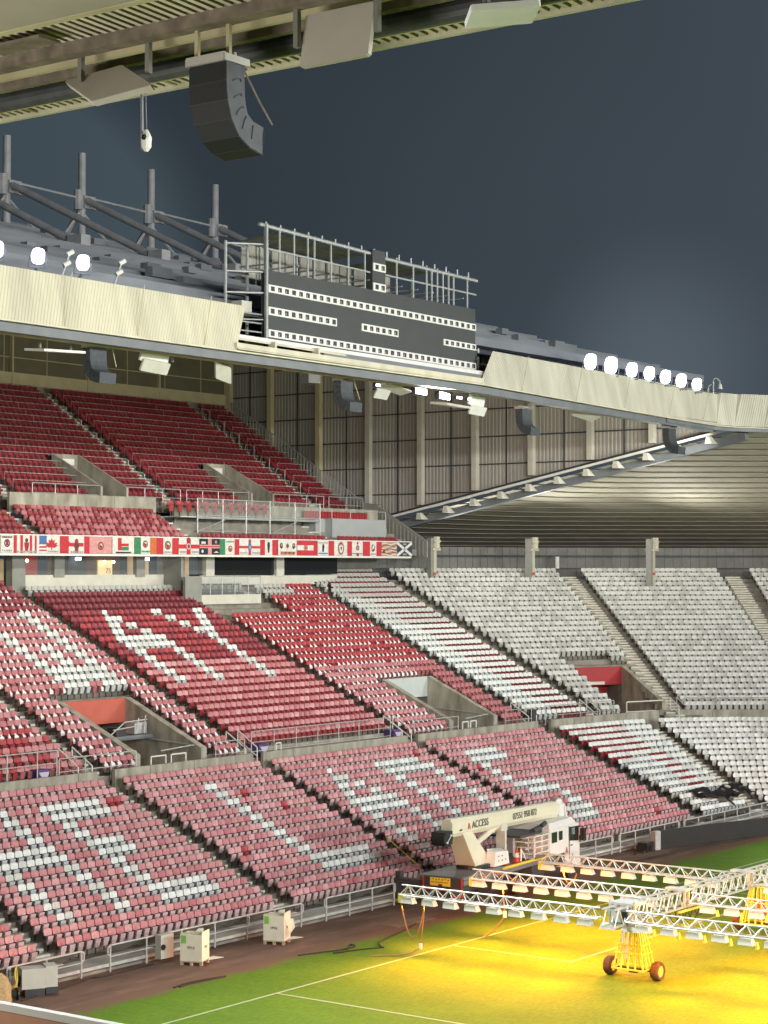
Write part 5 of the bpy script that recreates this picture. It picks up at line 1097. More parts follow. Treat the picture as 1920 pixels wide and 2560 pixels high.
for k in range(12):
    y = -33.7 - k * .19; m.hexa([(-44.715, y, pz - .36), (-44.715, y - .15, pz - .40), (-44.71, y - .15, pz - .40), (-44.71, y, pz - .36), (-44.715, y + .03, pz - .26), (-44.715, y - .10, pz - .30), (-44.71, y - .10, pz - .30), (-44.71, y + .03, pz - .26)])
m.build('yellow_lettering', yel, np_)

# ------------------------------------------------------------------ perimeter
m = MB().box(-26, 62, 7.75, 8.95, -.02, .22, 1).box(-26, 62, 7.55, 7.75, -.02, .10, 0)
tag(m.build('walkway', [concrete_dark, concrete_pale]), 'pale concrete walkway between the rail and the front seats', 'path', kind='structure')
pa = mat('grey_board', (.20, .20, .175), .75, vary=.15, scale=.8)
def perim(x0, x1, label, ends=(1, 1), y=7.38, z=0.98):
    r = root('perimeter_rail', ((x0 + x1) / 2, y, 0), label, 'railing', 'white perimeter rail in front of the seats')
    m = MB().bar((x0, y, z), (x1, y, z), .035, 0, 8); m.bar((x0, y, z - .42), (x1, y, z - .42), .025, 0, 6)
    for e, x in ((ends[0], x0), (ends[1], x1)):
        s = -1 if x == x0 else 1
        if e: m.path([(x, y, z), (x + s * .13, y, z - .08), (x + s * .13, y, z - .32), (x, y, z - .42)], .033, 0, 6)
    m.build('tube', rail_white, r)
    n = max(1, round((x1 - x0) / 1.75))
    for k in range(n + 1): MB().bar((x0 + (x1 - x0) * k / n, y, -.02), (x0 + (x1 - x0) * k / n, y, z), .038, 0, 8).build('post', rail_white, r)
    m = MB()
    k = x0 + .05
    while k < x1 - .3:
        e = min(k + 1.75, x1); m.hexa([(k + .1, y + .75, .62), (e - .25, y + .75, .50), (e - .25, y + .78, .50), (k + .1, y + .78, .62), (k, y + .06, z - .03), (e, y + .06, z - .03), (e, y + .09, z - .03), (k, y + .09, z - .03)]); k += 1.77
    m.build('tilted_board', pa, r)
perim(-12, -5.9, 'perimeter rail cut by the left edge, left of the electrical cabinet', (0, 1)); perim(-7.5, -2.25, 'perimeter rail behind the electrical cabinet'); perim(-.75, 7.1, 'perimeter rail behind the two white crates')
perim(7.1, 10.6, 'perimeter rail right of the second crate', (0, 1)); perim(12.3, 17.2, 'perimeter rail left of the lift truck'); perim(18.2, 30.5, 'perimeter rail behind the lift truck', (1, 0)); perim(31.6, 36.6, 'perimeter rail right of the truck cab'); perim(37.5, 44.0, 'perimeter rail behind the black board, left half'); perim(44.6, 56, 'perimeter rail behind the black board, right half', y=7.3)
# LED board
lb = root('advertising_board', (44, 5, 0), 'long black pitch side advertising board, switched off', 'board')
m = MB(); A = [(39.6, 6.15), (44.0, 5.2), (48.5, 3.9), (56, 1.0)]
for a, b in zip(A, A[1:]):
    m.hexa([(a[0], a[1], .03), (b[0], b[1], .03), (b[0] + .15, b[1] + .5, .03), (a[0] + .15, a[1] + .5, .03), (a[0], a[1], .98), (b[0], b[1], .98), (b[0] + .15, b[1] + .22, .98), (a[0] + .15, a[1] + .22, .98)])
m.build('screen_face', mat('led_black', (.016, .017, .017), .7, vary=.15), lb)
MB().hexa([(39.2, 6.2, .02), (39.62, 6.12, .02), (39.9, 6.9, .02), (39.4, 6.95, .02), (39.2, 6.2, 1.0), (39.62, 6.12, 1.0), (39.8, 6.4, 1.0), (39.35, 6.5, 1.0)]).build('end_cap', galv, lb)
r = root('cable_box', (38.7, 6.4, 0), 'black cable box on the ground at the left end of the black board', 'box')
MB().box(38.3, 39.0, 6.2, 6.8, 0, .5).box(38.5, 38.7, 6.1, 6.2, .1, .35).build('case', blackp, r); MB().path([(38.3, 6.3, .1), (37.8, 6.2, .04), (37.5, 6.5, .04), (37.2, 6.3, .03)], .05).build('cable_loop', rubber, r)

# ------------------------------------------------------------------ crates, cabinets
ply = mat('pale_board', (.86, .82, .66), .75, vary=.05, scale=3); wood = mat('pallet_wood', (.50, .42, .28), .85, vary=.2, scale=6); ink = mat('stencil_ink', (.12, .11, .09), .8, vary=.3, scale=30)
green = mat('green_sticker', (.25, .60, .10), .7, vary=.15)
def crate(x, y, yaw, word, lab, lab2, open_flap):
    M = Matrix.Translation((x, y, 0)) @ Matrix.Rotation(yaw, 4, 'Z'); w, d = .44, .40
    r = root('pallet', (x, y, 0), lab2, 'pallet', 'wooden pallets under the crates'); m = MB()
    for xx in (-w, -.05, w - .1):
        for yy in (-d, d - .12): m.box(xx, xx + .1, yy, yy + .12, 0, .12)
    m.box(-w, w, -d, -d + .1, .12, .145).box(-w, w, d - .1, d, .12, .145).box(-w, w, -.08, .08, .12, .145).box(-w, w, -d, d, .145, .16); m.xf(M); m.build('deck_boards', wood, r)
    r = root('crate', (x, y, .16), lab, 'crate', 'white board crates by the track'); z = .162; h = 1.16
    m = MB().box(-w, w, -d, -d + .03, z, h).box(-w, -w + .03, -d + .03, d, z, h - .02).box(w - .03, w, -d + .03, d, z, h + .10).box(-w + .03, w - .03, d - .03, d, z, h).box(-w + .03, w - .03, -d + .03, d - .03, z, z + .02); m.xf(M); m.build('crate_box', ply, r)
    m = MB().box(-w + .04, -w + .24, -d - .004, -d - .001, h - .34, h - .04); m.xf(M); m.build('sticker', green, r)
    fl = MB().q([(-w, -d + .02, h), (-w + .3, -d + .02, h), (-w + .3, -d - .02, h + .1), (-w + .02, -d - .02, h + .06)]); fl.xf(M); fl.build('flap', ply, r, fix=False); fl = MB().q([(-w + .35, d - .1, h), (w - .2, d - .1, h), (w - .25, d + .05, h + .12), (-w + .42, d + .05, h + .09)])
    if open_flap: fl.xf(M); fl.build('flap', ply, r, fix=False); fl = MB().q([(w, -d + .1, .25), (w, d - .1, .3), (w + .2, d - .02, .6), (w + .16, d - .1, .95), (w, -d + .1, 1.05)])
    fl.xf(M); fl.build('flap', ply, r, fix=False)
    t = text(word, .15, ink, (0, 0, 0), (1, 0, 0), (0, 0, 1), None, sx=1.0); t.data.transform(M @ Matrix.Translation((0, -d - .006, .66))); t.parent = r; t.data.transform(Matrix.Translation((-x, -y, -.16)))
    t = text(word, .13, ink, (0, 0, 0), (0, 1, 0), (0, 0, 1), None); t.data.transform(M @ Matrix.Translation((w + .004, 0, .66))); t.parent = r; t.data.transform(Matrix.Translation((-x, -y, -.16)))
    tag(MB().hexa([(x + .75, y + .0, .015), (x + 1.5, y - .15, .015), (x + 1.35, y + .25, .015), (x + .9, y + .3, .015), (x + .75, y + .0, .03), (x + 1.5, y - .15, .03), (x + 1.35, y + .25, .05), (x + .9, y + .3, .03)]).build('loose_sheet', ply), 'loose white board lying on the soil beside the %s crate' % ('left' if not open_flap else 'right'), 'sheet', 'loose boards on the soil')
CY = -.95
crate(2.25, 5.86, -1.2, '9713', 'open topped white board crate with green sticker, left of the two', 'pallet under the left white crate', False)
crate(7.29, 5.97, -1.2, '1976', 'open topped white board crate with green sticker and torn side, right of two', 'pallet under the right white crate', True)
r = root('control_cabinet', (2.35, 7.05, 0), 'white control cabinet half hidden behind the left crate', 'cabinet', 'electrical cabinets by the track')
MB().box(1.5, 2.2, 6.9, 7.2, .15, 1.05).build('cabinet_body', offwhite, r); MB().bar((1.6, 6.85, .6), (1.6, 6.88, .6), .12).build('socket', blackp, r)
r = root('control_cabinet', (-5.3, 6.7, 0), 'grey electrical cabinet with yellow cable at the left edge', 'cabinet', 'electrical cabinets by the track')
M = Matrix.Translation((-5.3, 6.75, 0)) @ Matrix.Rotation(-.55, 4, 'Z')
MB().box(-.42, .42, -.32, .32, .28, .98).xf(M).build('cabinet_body', offwhite, r); MB().box(.43, .85, -.30, .32, .30, 1.04).xf(M).build('cabinet_door', offwhite, r)
MB().box(-.3, .4, -.3, .3, .0, .28).box(.45, .9, -.25, .3, .05, .28).xf(M).build('stand_frame', steel_dark, r); MB().box(-.46, -.42, -.1, .12, .45, .7).bar((-.45, 0, .47), (-.5, -.02, .35), .06).xf(M).build('socket', blackp, r)
MB().path([(-5.95, 6.9, 1.05), (-6.02, 6.85, .8), (-6.0, 6.8, .55), (-6.1, 6.85, .3), (-6.05, 6.6, .05)], .03).path([(-5.9, 6.9, 1.08), (-5.95, 6.8, .7), (-6.05, 6.75, .3)], .025).build('yellow_cable', yellow_p, r)
r = root('cable_reel', (-6.3, 6.7, .2), 'black cable reel beside the grey electrical cabinet', 'reel')
MB().bar((-6.45, 6.75, .22), (-6.15, 6.6, .22), .14, 0, 12).build('drum', rubber, r)
MB().bar((-6.46, 6.76, .22), (-6.42, 6.74, .22), .22, 0, 16).bar((-6.16, 6.61, .22), (-6.12, 6.59, .22), .22, 0, 16).build('flange', blackp, r)
tagm = MB()
for k in range(12):
    a, b = k * math.pi / 6, (k + 1) * math.pi / 6
    for (z0, r0, z1, r1) in ((0, .55, .45, .5), (.45, .5, .8, .36), (.8, .36, 1.0, .12)): tagm.q([(-6.75 + r0 * math.cos(a), 6.9 + r0 * .8 * math.sin(a), z0), (-6.75 + r0 * math.cos(b), 6.9 + r0 * .8 * math.sin(b), z0), (-6.75 + r1 * math.cos(b), 6.9 + r1 * .8 * math.sin(b), z1), (-6.75 + r1 * math.cos(a), 6.9 + r1 * .8 * math.sin(a), z1)])
tag(tagm.build('hessian_sack', mat('hessian', (.42, .33, .17), .9, vary=.25, scale=12)), 'tan hessian sack at the left edge beside the cable reel', 'sack')
# cables on the ground
def cable(pts, r_, lab, m_=rubber):
    q = []
    for i in range(len(pts) - 1):
        p0 = pts[max(0, i - 1)]; p1 = pts[i]; p2 = pts[i + 1]; p3 = pts[min(len(pts) - 1, i + 2)]
        for j in range(5):
            t = j / 5.; q.append(tuple(.5 * ((2 * p1[k]) + (-p0[k] + p2[k]) * t + (2 * p0[k] - 5 * p1[k] + 4 * p2[k] - p3[k]) * t * t + (-p0[k] + 3 * p1[k] - 3 * p2[k] + p3[k]) * t ** 3) for k in range(3)))
    q.append(pts[-1]); tag(MB().path(q, r_, 0, 6).build('cable', m_), lab, 'cable', 'cables lying on the ground')
g = .03
cable([(-1.5, 3.5, g), (-.9, 3.62, g), (-.2, 3.6, g), (.5, 3.45, g), (1.1, 3.3, g), (.3, 3.35, g), (-.6, 3.45, g), (-1.3, 3.42, g)], .03, 'flattened loop of black cable on the grass edge below the left crate')
cable([(-6.2, 6.3, g), (-4.2, 6.6, g), (-2.6, 6.9, g), (-2.1, 7.05, g), (-1.7, 6.9, g), (-.3, 6.9, g), (1.2, 7.0, g)], .03, 'black cable running along the foot of the perimeter rail')
cable([(5.7, 3.6, g), (6.6, 3.3, g), (7.4, 3.0, g), (8.4, 2.9, g), (8.6, 3.3, g), (7.4, 2.6, g), (6.9, 2.8, g), (8.2, 2.3, g), (9.0, 1.9, g)], .03, 'tangled black cable on the grass right of the crates')
cable([(34, 5.3, g), (36.2, 4.9, g), (37.6, 4.85, g), (40, 4.9, g), (43, 4.6, g), (46, 4.3, g), (50, 3.7, g), (55, 2.0, g)], .05, 'thick black cable running below the black board')
cable([(36.5, 5.15, g), (39, 5.0, g), (42.4, 5.0, g), (45, 4.9, g), (49, 3.95, g), (55, 2.6, g)], .04, 'second black cable just behind the thick one')
cable([(8.9, 1.9, g), (9.6, 2.6, g), (10.8, 3.0, g), (12.5, 3.4, g), (14, 3.9, g)], .035, 'black cable at the brown turf edge under the lamp trusses')
tag(MB().box(12.8, 15.6, 4.0, 4.8, .012, .03).build('loose_sheet', mat('dirty_sheet', (.20, .15, .10), .9, vary=.2)), 'dirty flat board lying on the soil near the truck', 'sheet', 'loose boards on the soil')
# yellow strap on the steps, black sheet on the corner seats
tag(MB().beam((20.0, 9.9, 2.55), (21.4, 9.0, 1.1), .08, .03).build('strap', yellow_p), 'yellow pole leaning on the lower steps behind the truck', 'pole')
rr = random.Random(5); P = [[(51.4 + i * .42, 10.5 - i * .06 - j * .3, 1.75 - j * .10 + rr.uniform(-.12, .22)) for i in range(13)] for j in range(5)]
m = MB()
for j in range(4):
    for i in range(12):
        if rr.random() < .93: m.q([P[j][i], P[j][i + 1], P[j + 1][i + 1], P[j + 1][i]])
m.bar((53.0, 9.3, 1.6), (53.4, 8.6, .9), .06)
tag(m.build('plastic_sheet', mat('black_sheet', (.02, .02, .023), .3, vary=.2, scale=9), fix=False), 'crumpled black plastic sheet over the lowest corner seats', 'sheet')

# ------------------------------------------------------------------ grow light rig on the pitch
alu = mat('aluminium_truss', (.66, .67, .64), .4, .35, vary=.08, scale=6); lampbox = mat('lamp_housing', (.74, .74, .70), .45, vary=.05); ylw = mat('rig_yellow', (.80, .70, .10), .5, vary=.08)
rig = root('grow_light_rig', (10.0, -8.8, 0), 'white truss rig of yellow grow lamps standing on wheeled towers', 'lighting rig')
def truss(p, q, h, w, n, name, r_=.03, tri=True):
    p = Vector(p); q = Vector(q); d = (q - p); u = Vector((0, 0, h)); s = d.cross(Vector((0, 0, 1))).normalized() * (w / 2); m = MB()
    lows = [(p - s, q - s), (p + s, q + s)]; tops = [(p + u, q + u)] if tri else [(p + u - s, q + u - s), (p + u + s, q + u + s)]
    for a, b in lows + tops: m.bar(a, b, r_ * 1.15, 0, 6)
    for k in range(n):
        a = k / n; b = (k + .5) / n; c = (k + 1) / n
        for i, lo in enumerate(lows):
            tp = tops[0] if tri else tops[i]
            m.bar(lo[0].lerp(lo[1], a), tp[0].lerp(tp[1], b), r_ * .7, 0, 5).bar(tp[0].lerp(tp[1], b), lo[0].lerp(lo[1], c), r_ * .7, 0, 5)
        m.bar(lows[0][0].lerp(lows[0][1], a), lows[1][0].lerp(lows[1][1], a), r_ * .6, 0, 4)
        if not tri: m.bar(tops[0][0].lerp(tops[0][1], a), tops[1][0].lerp(tops[1][1], a), r_ * .6, 0, 4)
    return m.build(name, alu, rig)
GL = []
AX = [8.35, 13.3, 18.8]
tipY = [.55, .55, .65]
sodium = (1.0, .27, .012)
sod = mat('sodium_lamp', (1, .8, .3), .5, vary=0, emit=(1, .62, .10, 30))
def growlamp(x, y, first=[None]):
    """hooded lamp hung under a truss arm; its own light points down"""
    lb_ = MB()
    lb_.hexa([(x - .15, y - .31, 2.02), (x + .15, y - .31, 2.02), (x + .15, y + .27, 2.02), (x - .15, y + .27, 2.02), (x - .12, y - .22, 2.24), (x + .12, y - .22, 2.24), (x + .12, y + .26, 2.24), (x - .12, y + .26, 2.24)]); lb_.box(x - .02, x + .02, y - .2, y - .16, 2.24, 2.34).box(x - .02, x + .02, y + .16, y + .2, 2.24, 2.34)
    o = lb_.build('grow_lamp', lampbox, rig)
    f = None if y > -9 else MB().hexa([(x - .10, y - .46, 1.92), (x + .10, y - .46, 1.92), (x + .10, y - .385, 1.92), (x - .10, y - .385, 1.92), (x - .05, y - .42, 2.16), (x + .05, y - .42, 2.16), (x + .05, y - .385, 2.16), (x - .05, y - .385, 2.16)]).build('reflector', ylw, None)
    if f: f.data.transform(Matrix.Translation((-10, 8.8, 0))); f.parent = o
    l = bpy.data.lights.new('grow_lamp_light', 'AREA'); l.shape = 'RECTANGLE'; l.size = .22; l.size_y = .5; l.energy = GROW_W; l.color = sodium; l.spread = math.radians(150)
    lo = bpy.data.objects.new('grow_lamp_light', l); C.objects.link(lo); lo.parent = o; lo.location = (x - 10, y + 8.8, 1.97); GL.append(lo); kk = len(GL) % 3; lo.rotation_euler = (0, math.radians((62, -58, 0)[kk]), 0); l.energy = (430, 260, 80)[kk]; l.spread = math.radians((115, 115, 150)[kk])
GROW_W = 230
for X_, ty in zip(AX, tipY):
    truss((X_, ty, 2.33), (X_, -8.3, 2.33), .37, .34, 14, 'truss_arm'); truss((X_, -9.4, 2.33), (X_, -18.2, 2.33), .37, .34, 14, 'truss_arm')
    for k in range(9):
        growlamp(X_, ty - .3 - k * .99); growlamp(X_, -10.1 - k * 1.0)
    MB().box(X_ - .05, X_ + .05, ty - .04, ty + .16, 2.0, 2.36).build('end_bracket', ylw, rig)
truss((8.0, -8.85, 2.12), (30, -8.85, 2.12), .62, .5, 34, 'spine_truss', .038, tri=False)
for x in (13.3, 18.8): MB().box(x - .2, x + .2, -9.3, -8.4, 2.76, 2.84).box(x - .17, x - .12, -9.25, -9.15, 2.2, 2.76).box(x + .12, x + .17, -9.25, -9.15, 2.2, 2.76).build('joint_plate', alu, rig)
def tower(x, y, lab_i):
    m = MB()
    for sy in (-1, 1):
        for k in range(4):
            a = (x - .42 + k * .28, y + sy * .62, .38); b = (x - .2 + k * .13, y + sy * .30, 1.9); m.beam(a, b, .055, .05, up=(0, 1, 0))
    for k in range(3): 
        for sx in (-1, 1): m.beam((x + sx * .45, y - .3 + k * .3, .38), (x + sx * .2, y - .15 + k * .15, 1.9), .055, .05, up=(1, 0, 0))
    for z, f in ((.38, 1), (.95, .82), (1.25, .72), (1.9, .5)):
        w_ = .47 * f; d_ = .66 * f
        for a, b in (((x - w_, y - d_), (x + w_, y - d_)), ((x + w_, y - d_), (x + w_, y + d_)), ((x + w_, y + d_), (x - w_, y + d_)), ((x - w_, y + d_), (x - w_, y - d_))): m.beam((*a, z), (*b, z), .05, .05)
    m.build('tower_frame', ylw, rig)
    MB().box(x - .3, x + .1, y + .28, y + .34, .7, 1.95).build('white_cover', white_p, rig) if lab_i == 0 else MB().box(x - .12, x + .16, y - .2, y + .2, .5, 1.3).build('red_tank', salmon, rig)
    MB().box(x - .07, x + .07, y - .95, y + .95, .30, .38).box(x - .1, x + .1, y - .15, y + .15, .2, .3).build('axle', rubber, rig)
    for sy in (-1, 1):
        c = y + sy * .98; wl = MB()
        seg_ = 20
        for k in range(seg_):
            a, b = 2 * math.pi * k / seg_, 2 * math.pi * (k + 1) / seg_
            for (r0, o0, r1, o1) in ((.20, -.15, .30, -.16), (.30, -.16, .345, -.10), (.345, -.10, .355, 0), (.355, 0, .345, .10), (.345, .10, .30, .16), (.30, .16, .20, .15)):
                wl.q([(x + r0 * math.cos(a), c + o0, .36 + r0 * math.sin(a)), (x + r0 * math.cos(b), c + o0, .36 + r0 * math.sin(b)), (x + r1 * math.cos(b), c + o1, .36 + r1 * math.sin(b)), (x + r1 * math.cos(a), c + o1, .36 + r1 * math.sin(a))])
        w_ = wl.build('wheel', mud, rig, smooth=True); rm = MB().bar((x, c - .13, .36), (x, c + .13, .36), .20, 0, 16).bar((x, c - .16, .36), (x, c + .16, .36), .07, 0, 10).build('rim', ylw, None)
        rm.data.transform(Matrix.Translation((-10, 8.8, 0))); rm.parent = w_
tower(9.85, -8.85, 0); tower(20.9, -8.6, 1)
m = MB().box(9.0, 9.9, -9.4, -8.3, 1.98, 2.06).box(9.0, 9.9, -9.4, -8.3, 2.76, 2.84)
for (a, b) in ((9.02, -9.36), (9.02, -8.34), (9.86, -9.36), (9.86, -8.34)): m.box(a - .04, a + .04, b - .04, b + .04, 2.05, 2.95)
m.build('head_frame', alu, rig)
MB().box(8.78, 9.1, -9.22, -8.46, 2.10, 2.66).build('control_box', mat('control_grey', (.20, .24, .27), .4, vary=.05), rig); MB().box(8.76, 8.779, -8.92, -8.52, 2.18, 2.56).build('control_panel', offwhite, rig); MB().box(8.76, 8.779, -9.17, -8.97, 2.2, 2.58).build('switch_panel', blackp, rig)
for yy in (-8.35, -9.25): MB().hexa([(8.8, yy - .35, 1.86), (9.2, yy - .35, 1.86), (9.2, yy + .35, 1.86), (8.8, yy + .35, 1.86), (8.85, yy - .3, 2.05), (9.15, yy - .3, 2.05), (9.15, yy + .3, 2.05), (8.85, yy + .3, 2.05)]).build('grow_lamp', lampbox, rig)
orange = mat('orange_cable', (.34, .17, .07), .6, vary=.2)
def sag(a, b, s, n=9): return [(lerp(a[0], b[0], t / n), lerp(a[1], b[1], t / n), lerp(a[2], b[2], t / n) - s * 4 * (t / n) * (1 - t / n)) for t in range(n + 1)]
m = MB().path(sag((8.35, .6, 2.0), (8.35, -.5, 1.9), 1.25), .03); m.path([(8.35, -.5, 2.1), (8.4, -.45, 1.6), (8.35, -.4, 1.0), (8.4, -.3, .5)], .025).path([(8.4, -.3, .35), (8.2, 0, .15), (7.9, .6, .03), (7.3, 1.3, .03)], .03); m.build('supply_cable', orange, rig)
MB().bar((8.4, -.3, .52), (8.4, -.3, .30), .07).build('plug', lampbox, rig)
m = MB().path(sag((13.3, .3, 2.3), (13.3, -1.6, 2.3), -.35), .03).path([(13.3, -.9, 2.0), (13.35, -.9, 1.6), (13.3, -1.0, 1.1)], .03).path([(13.3, -1.0, .95), (13.2, -.6, .4), (13.0, -.2, .03)], .03); m.build('supply_cable', orange, rig); MB().bar((13.3, -1.0, 1.15), (13.3, -1.0, .9), .08).build('plug', lampbox, rig)
m = MB().path(sag((18.8, -.4, 2.0), (18.8, -1.1, 2.0), .5), .03); m.build('supply_cable', orange, rig)
m = MB()
for k in range(5): m.path(sag((12.2 + k * .5, -9.0, 2.1), (12.9 + k * .5, -9.2, 2.1), .45 + .1 * (k % 2), 5), .02)
m.build('wire_loop', rubber, rig)
m = MB().box(12.6, 15.2, -9.3, -9.2, 2.0, 2.07); m.build('hose_rail', ylw, rig)

# ------------------------------------------------------------------ boom lift truck
YAWT = .105; T = Matrix.Translation((17.55, 5.15, 0)) @ Matrix.Rotation(YAWT, 4, 'Z')
tr = root('boom_lift_truck', (17.55, 5.15, 0), 'white boom lift truck parked beside the pitch, basket on its deck', 'truck')
SXT = Matrix.Diagonal((1.23, 1, 1, 1)); T0 = T; T = T @ SXT
cw = mat('truck_cream', (.72, .70, .55), .4, vary=.05); cwh = mat('truck_white', (.76, .77, .76), .35, vary=.04); hw = 1.2
def tb(m, name, mats, parent=None, **k):
    m.xf(T); o = m.build(name, mats, tr, **k)
    return o
tb(MB().box(0, 7.6, -hw, hw, 1.12, 1.32).box(.1, 3.2, -hw + .1, hw - .1, 1.32, 1.45), 'deck', steel_grey)
tb(MB().box(3.2, 7.4, -hw, -hw + .12, 1.30, 1.42), 'deck_edge', yellow_p)
tb(MB().box(.2, 9.4, -.45, .45, .55, 1.1).box(2.2, 2.9, -hw + .05, hw - .05, .5, 1.1).box(5.6, 6.6, -hw + .05, -.3, .45, 1.08), 'chassis', steel_dark)
tb(MB().box(-.10, 0, -hw, .75, .95, 1.45), 'rear_board', steel_dark)
tb(MB().box(-.15, -.05, -hw, .78, .86, .92).box(-.15, -.05, -hw, -hw + .06, .6, 1.45).box(-.15, -.05, .72, .78, .86, 1.45), 'red_bumper', red_p)
sg = MB().box(-.13, -.105, -.60, .40, 1.06, 1.42, 0)
for k in range(6): sg.box(-.135, -.13, -.55 + k * .15, -.48 + k * .15, 1.30 + .03 * (k % 2), 1.36 + .02 * (k % 2), 1)
sg.box(-.137, -.13, -.52, .34, 1.20, 1.23, 1); sg.box(-.137, -.13, -.22, -.02, 1.05, 1.14, 2)
tb(sg, 'warning_sign', [yellow_p, mat('sign_ink', (.18, .16, .02), .7, vary=0), steel_dark])
tb(MB().box(-.12, -.02, -hw + .08, -hw + .5, .60, .72), 'tail_light', red_p)
tb(MB().box(-.05, .25, .78, 2.3, 1.0, 1.22).box(.0, .25, 2.0, 2.25, .3, 1.5).box(-.05, .3, .8, 1.3, .5, 1.0).box(.1, .5, 1.8, 2.35, .0, .1), 'outrigger', steel_dark)
for x in (4.35, 9.0):
    for s in (-1, 1):
        y = s * (hw - .17); wm = T0 @ Matrix.Translation((x * 1.23, 0, 0)); wv = MB().bar((0, y - .17, .46), (0, y + .17, .46), .46, 0, 22); wv.xf(wm); w_ = wv.build('wheel', rubber, tr)
        m = MB().bar((0, y - .18, .46), (0, y + .18, .46), .27, 0, 18); m.xf(wm); m.xf(Matrix.Translation((-17.55, -5.15, 0))); o = m.build('rim', mat('rim_brown', (.30, .17, .09), .6, vary=.15), None); o.parent = w_
# turntable and boom
tb(MB().bar((2.6, 0, 1.40), (2.6, 0, 1.62), .75, 0, 24), 'slew_ring', blackp)
tb(MB().hexa([(2.0, -.5, 1.6), (3.3, -.5, 1.6), (3.3, .5, 1.6), (2.0, .5, 1.6), (1.1, -.36, 3.35), (1.75, -.36, 3.35), (1.75, .36, 3.35), (1.1, .36, 3.35)]), 'turret', cw)
tb(MB().hexa([(2.8, -.95, 1.48), (4.0, -.95, 1.48), (4.0, -.5, 1.48), (2.8, -.5, 1.48), (2.9, -.92, 2.15), (3.95, -.92, 2.05), (3.95, -.5, 2.15), (2.9, -.5, 2.25)]), 'turret_cover', cwh)
m = MB()
for k in range(5): m.box(3.1 + (k % 3) * .28, 3.16 + (k % 3) * .28, -.965, -.955, 1.68 + (k // 3) * .2, 1.73 + (k // 3) * .2)
tb(m, 'vent_hole', steel_dark)
B0 = Vector((.35, -.12, 3.50)); B1 = Vector((9.3, -.12, 3.22))
def boomsec(a, b, h, w_, name, m_):
    d = (b - a).normalized(); sd = Vector((0, 1, 0)) * (w_ / 2); up = Vector((-d.z, 0, d.x)) * (h / 2); m = MB(); sec = [(-1, -.55), (-.6, -1), (.6, -1), (1, -.55), (1, .55), (.6, 1), (-.6, 1), (-1, .55)]
    A = [a + sd * s + up * t for s, t in sec]; Bv = [b + sd * s * .95 + up * t * .93 for s, t in sec]
    m.q(A[::-1]); m.q(Bv)
    for k in range(8): m.q([A[k], A[(k + 1) % 8], Bv[(k + 1) % 8], Bv[k]])
    return tb(m, name, m_)
boomsec(B0, B1, .80, .56, 'boom', cw)
boomsec(B1 - Vector((.3, 0, 0)), B1 + Vector((.35, 0, -.01)), +.60, .42, 'boom', cwh)
tb(MB().box(-.25, .35, -.42, .25, 2.85, 3.42).bar((-.02, -.46, 3.12), (-.02, .2, 3.12), .34, 0, 16), 'boom_knuckle', blackp)
tb(MB().bar((-.16, -.50, 2.98), (.14, -.50, 3.26), .018).bar((-.16, -.52, 2.98), (-.16, -.46, 2.98), .045).bar((.14, -.52, 3.26), (.14, -.46, 3.26), .045), 'link_rod', cwh)
tb(MB().bar((2.2, -.2, 2.45), (4.3, -.2, 3.15), .13, 0, 10), 'lift_cylinder', cw)
tb(MB().box(4.2, 4.7, -.42, .18, 2.85, 3.2).box(4.6, 4.75, -.35, .1, 1.4, 2.9), 'boom_rest', offwhite)
tb(MB().bar((9.45, -.3, 3.55), (9.75, .1, 3.6), .17, 0, 12).box(9.4, 9.9, -.35, .15, 2.8, 3.45).bar((9.85, -.4, 3.3), (9.95, -.4, 2.7), .05).bar((9.75, .2, 3.3), (10.0, .2, 2.8), .05), 'boom_head', cwh)
dv = T.to_3x3() @ Vector((1, 0, -.01)); tm = mat('dark_lettering', (.10, .10, .085), .6, vary=0); n_ = T.to_3x3() @ Vector((0, -1, 0))
def ttext(s, size, m_, x, z, sx=1.0, y=-.425): return text(s, size, m_, T @ Vector((x, y, z)), dv, (0, 0, 1), tr, sx=sx)
ttext('ACCESS', .46, tm, 2.5, 3.46, 1.0); ttext('07551 958 872', .42, tm, 6.2, 3.38, 1.0); ttext('A', .42, mat('red_lettering', (.50, .05, .05), .6, vary=0), 1.62, 3.44); ttext('HIRE', .12, tm, .98, 3.36)
# cab
cab = tb(MB().hexa([(7.15, -hw + .02, .95), (9.85, -hw + .02, .95), (9.85, hw - .02, .95), (7.15, hw - .02, .95), (7.15, -hw + .05, 2.55), (9.80, -hw + .05, 2.55), (9.80, hw - .05, 2.55), (7.15, hw - .05, 2.55)]).hexa([(7.2, -hw + .1, 2.55), (9.7, -hw + .1, 2.55), (9.7, hw - .1, 2.55), (7.2, hw - .1, 2.55), (7.4, -hw + .25, 2.80), (9.45, -hw + .25, 2.86), (9.45, hw - .25, 2.86), (7.4, hw - .25, 2.80)]).box(8.6, 9.9, -hw, hw, .55, .95), 'cab', cwh)
yw = -hw - .005
def poly_y(pts, y, th, name, m_): return tb(MB().prism(pts, 'y', y - th, y, 0), name, m_)
poly_y([(7.30, 1.90), (7.75, 1.90), (7.75, 2.40), (7.30, 2.40)], yw + .03, .02, 'window', darkglass); poly_y([(7.95, 1.95), (8.25, 1.95), (8.25, 2.38), (7.95, 2.38)], yw + .03, .02, 'window', darkglass)
poly_y([(8.95, 1.80), (9.70, 1.70), (9.72, 2.42), (8.95, 2.46)], yw + .03, .03, 'window', darkglass)
poly_y([(9.05, 2.10), (9.35, 2.06), (9.35, 2.38), (9.05, 2.40)], yw + .0, .008, 'window_reflection', mat('window_sky', (.18, .24, .25), .2, vary=.4, scale=6))  # reflection painted as a paler plate on the cab window
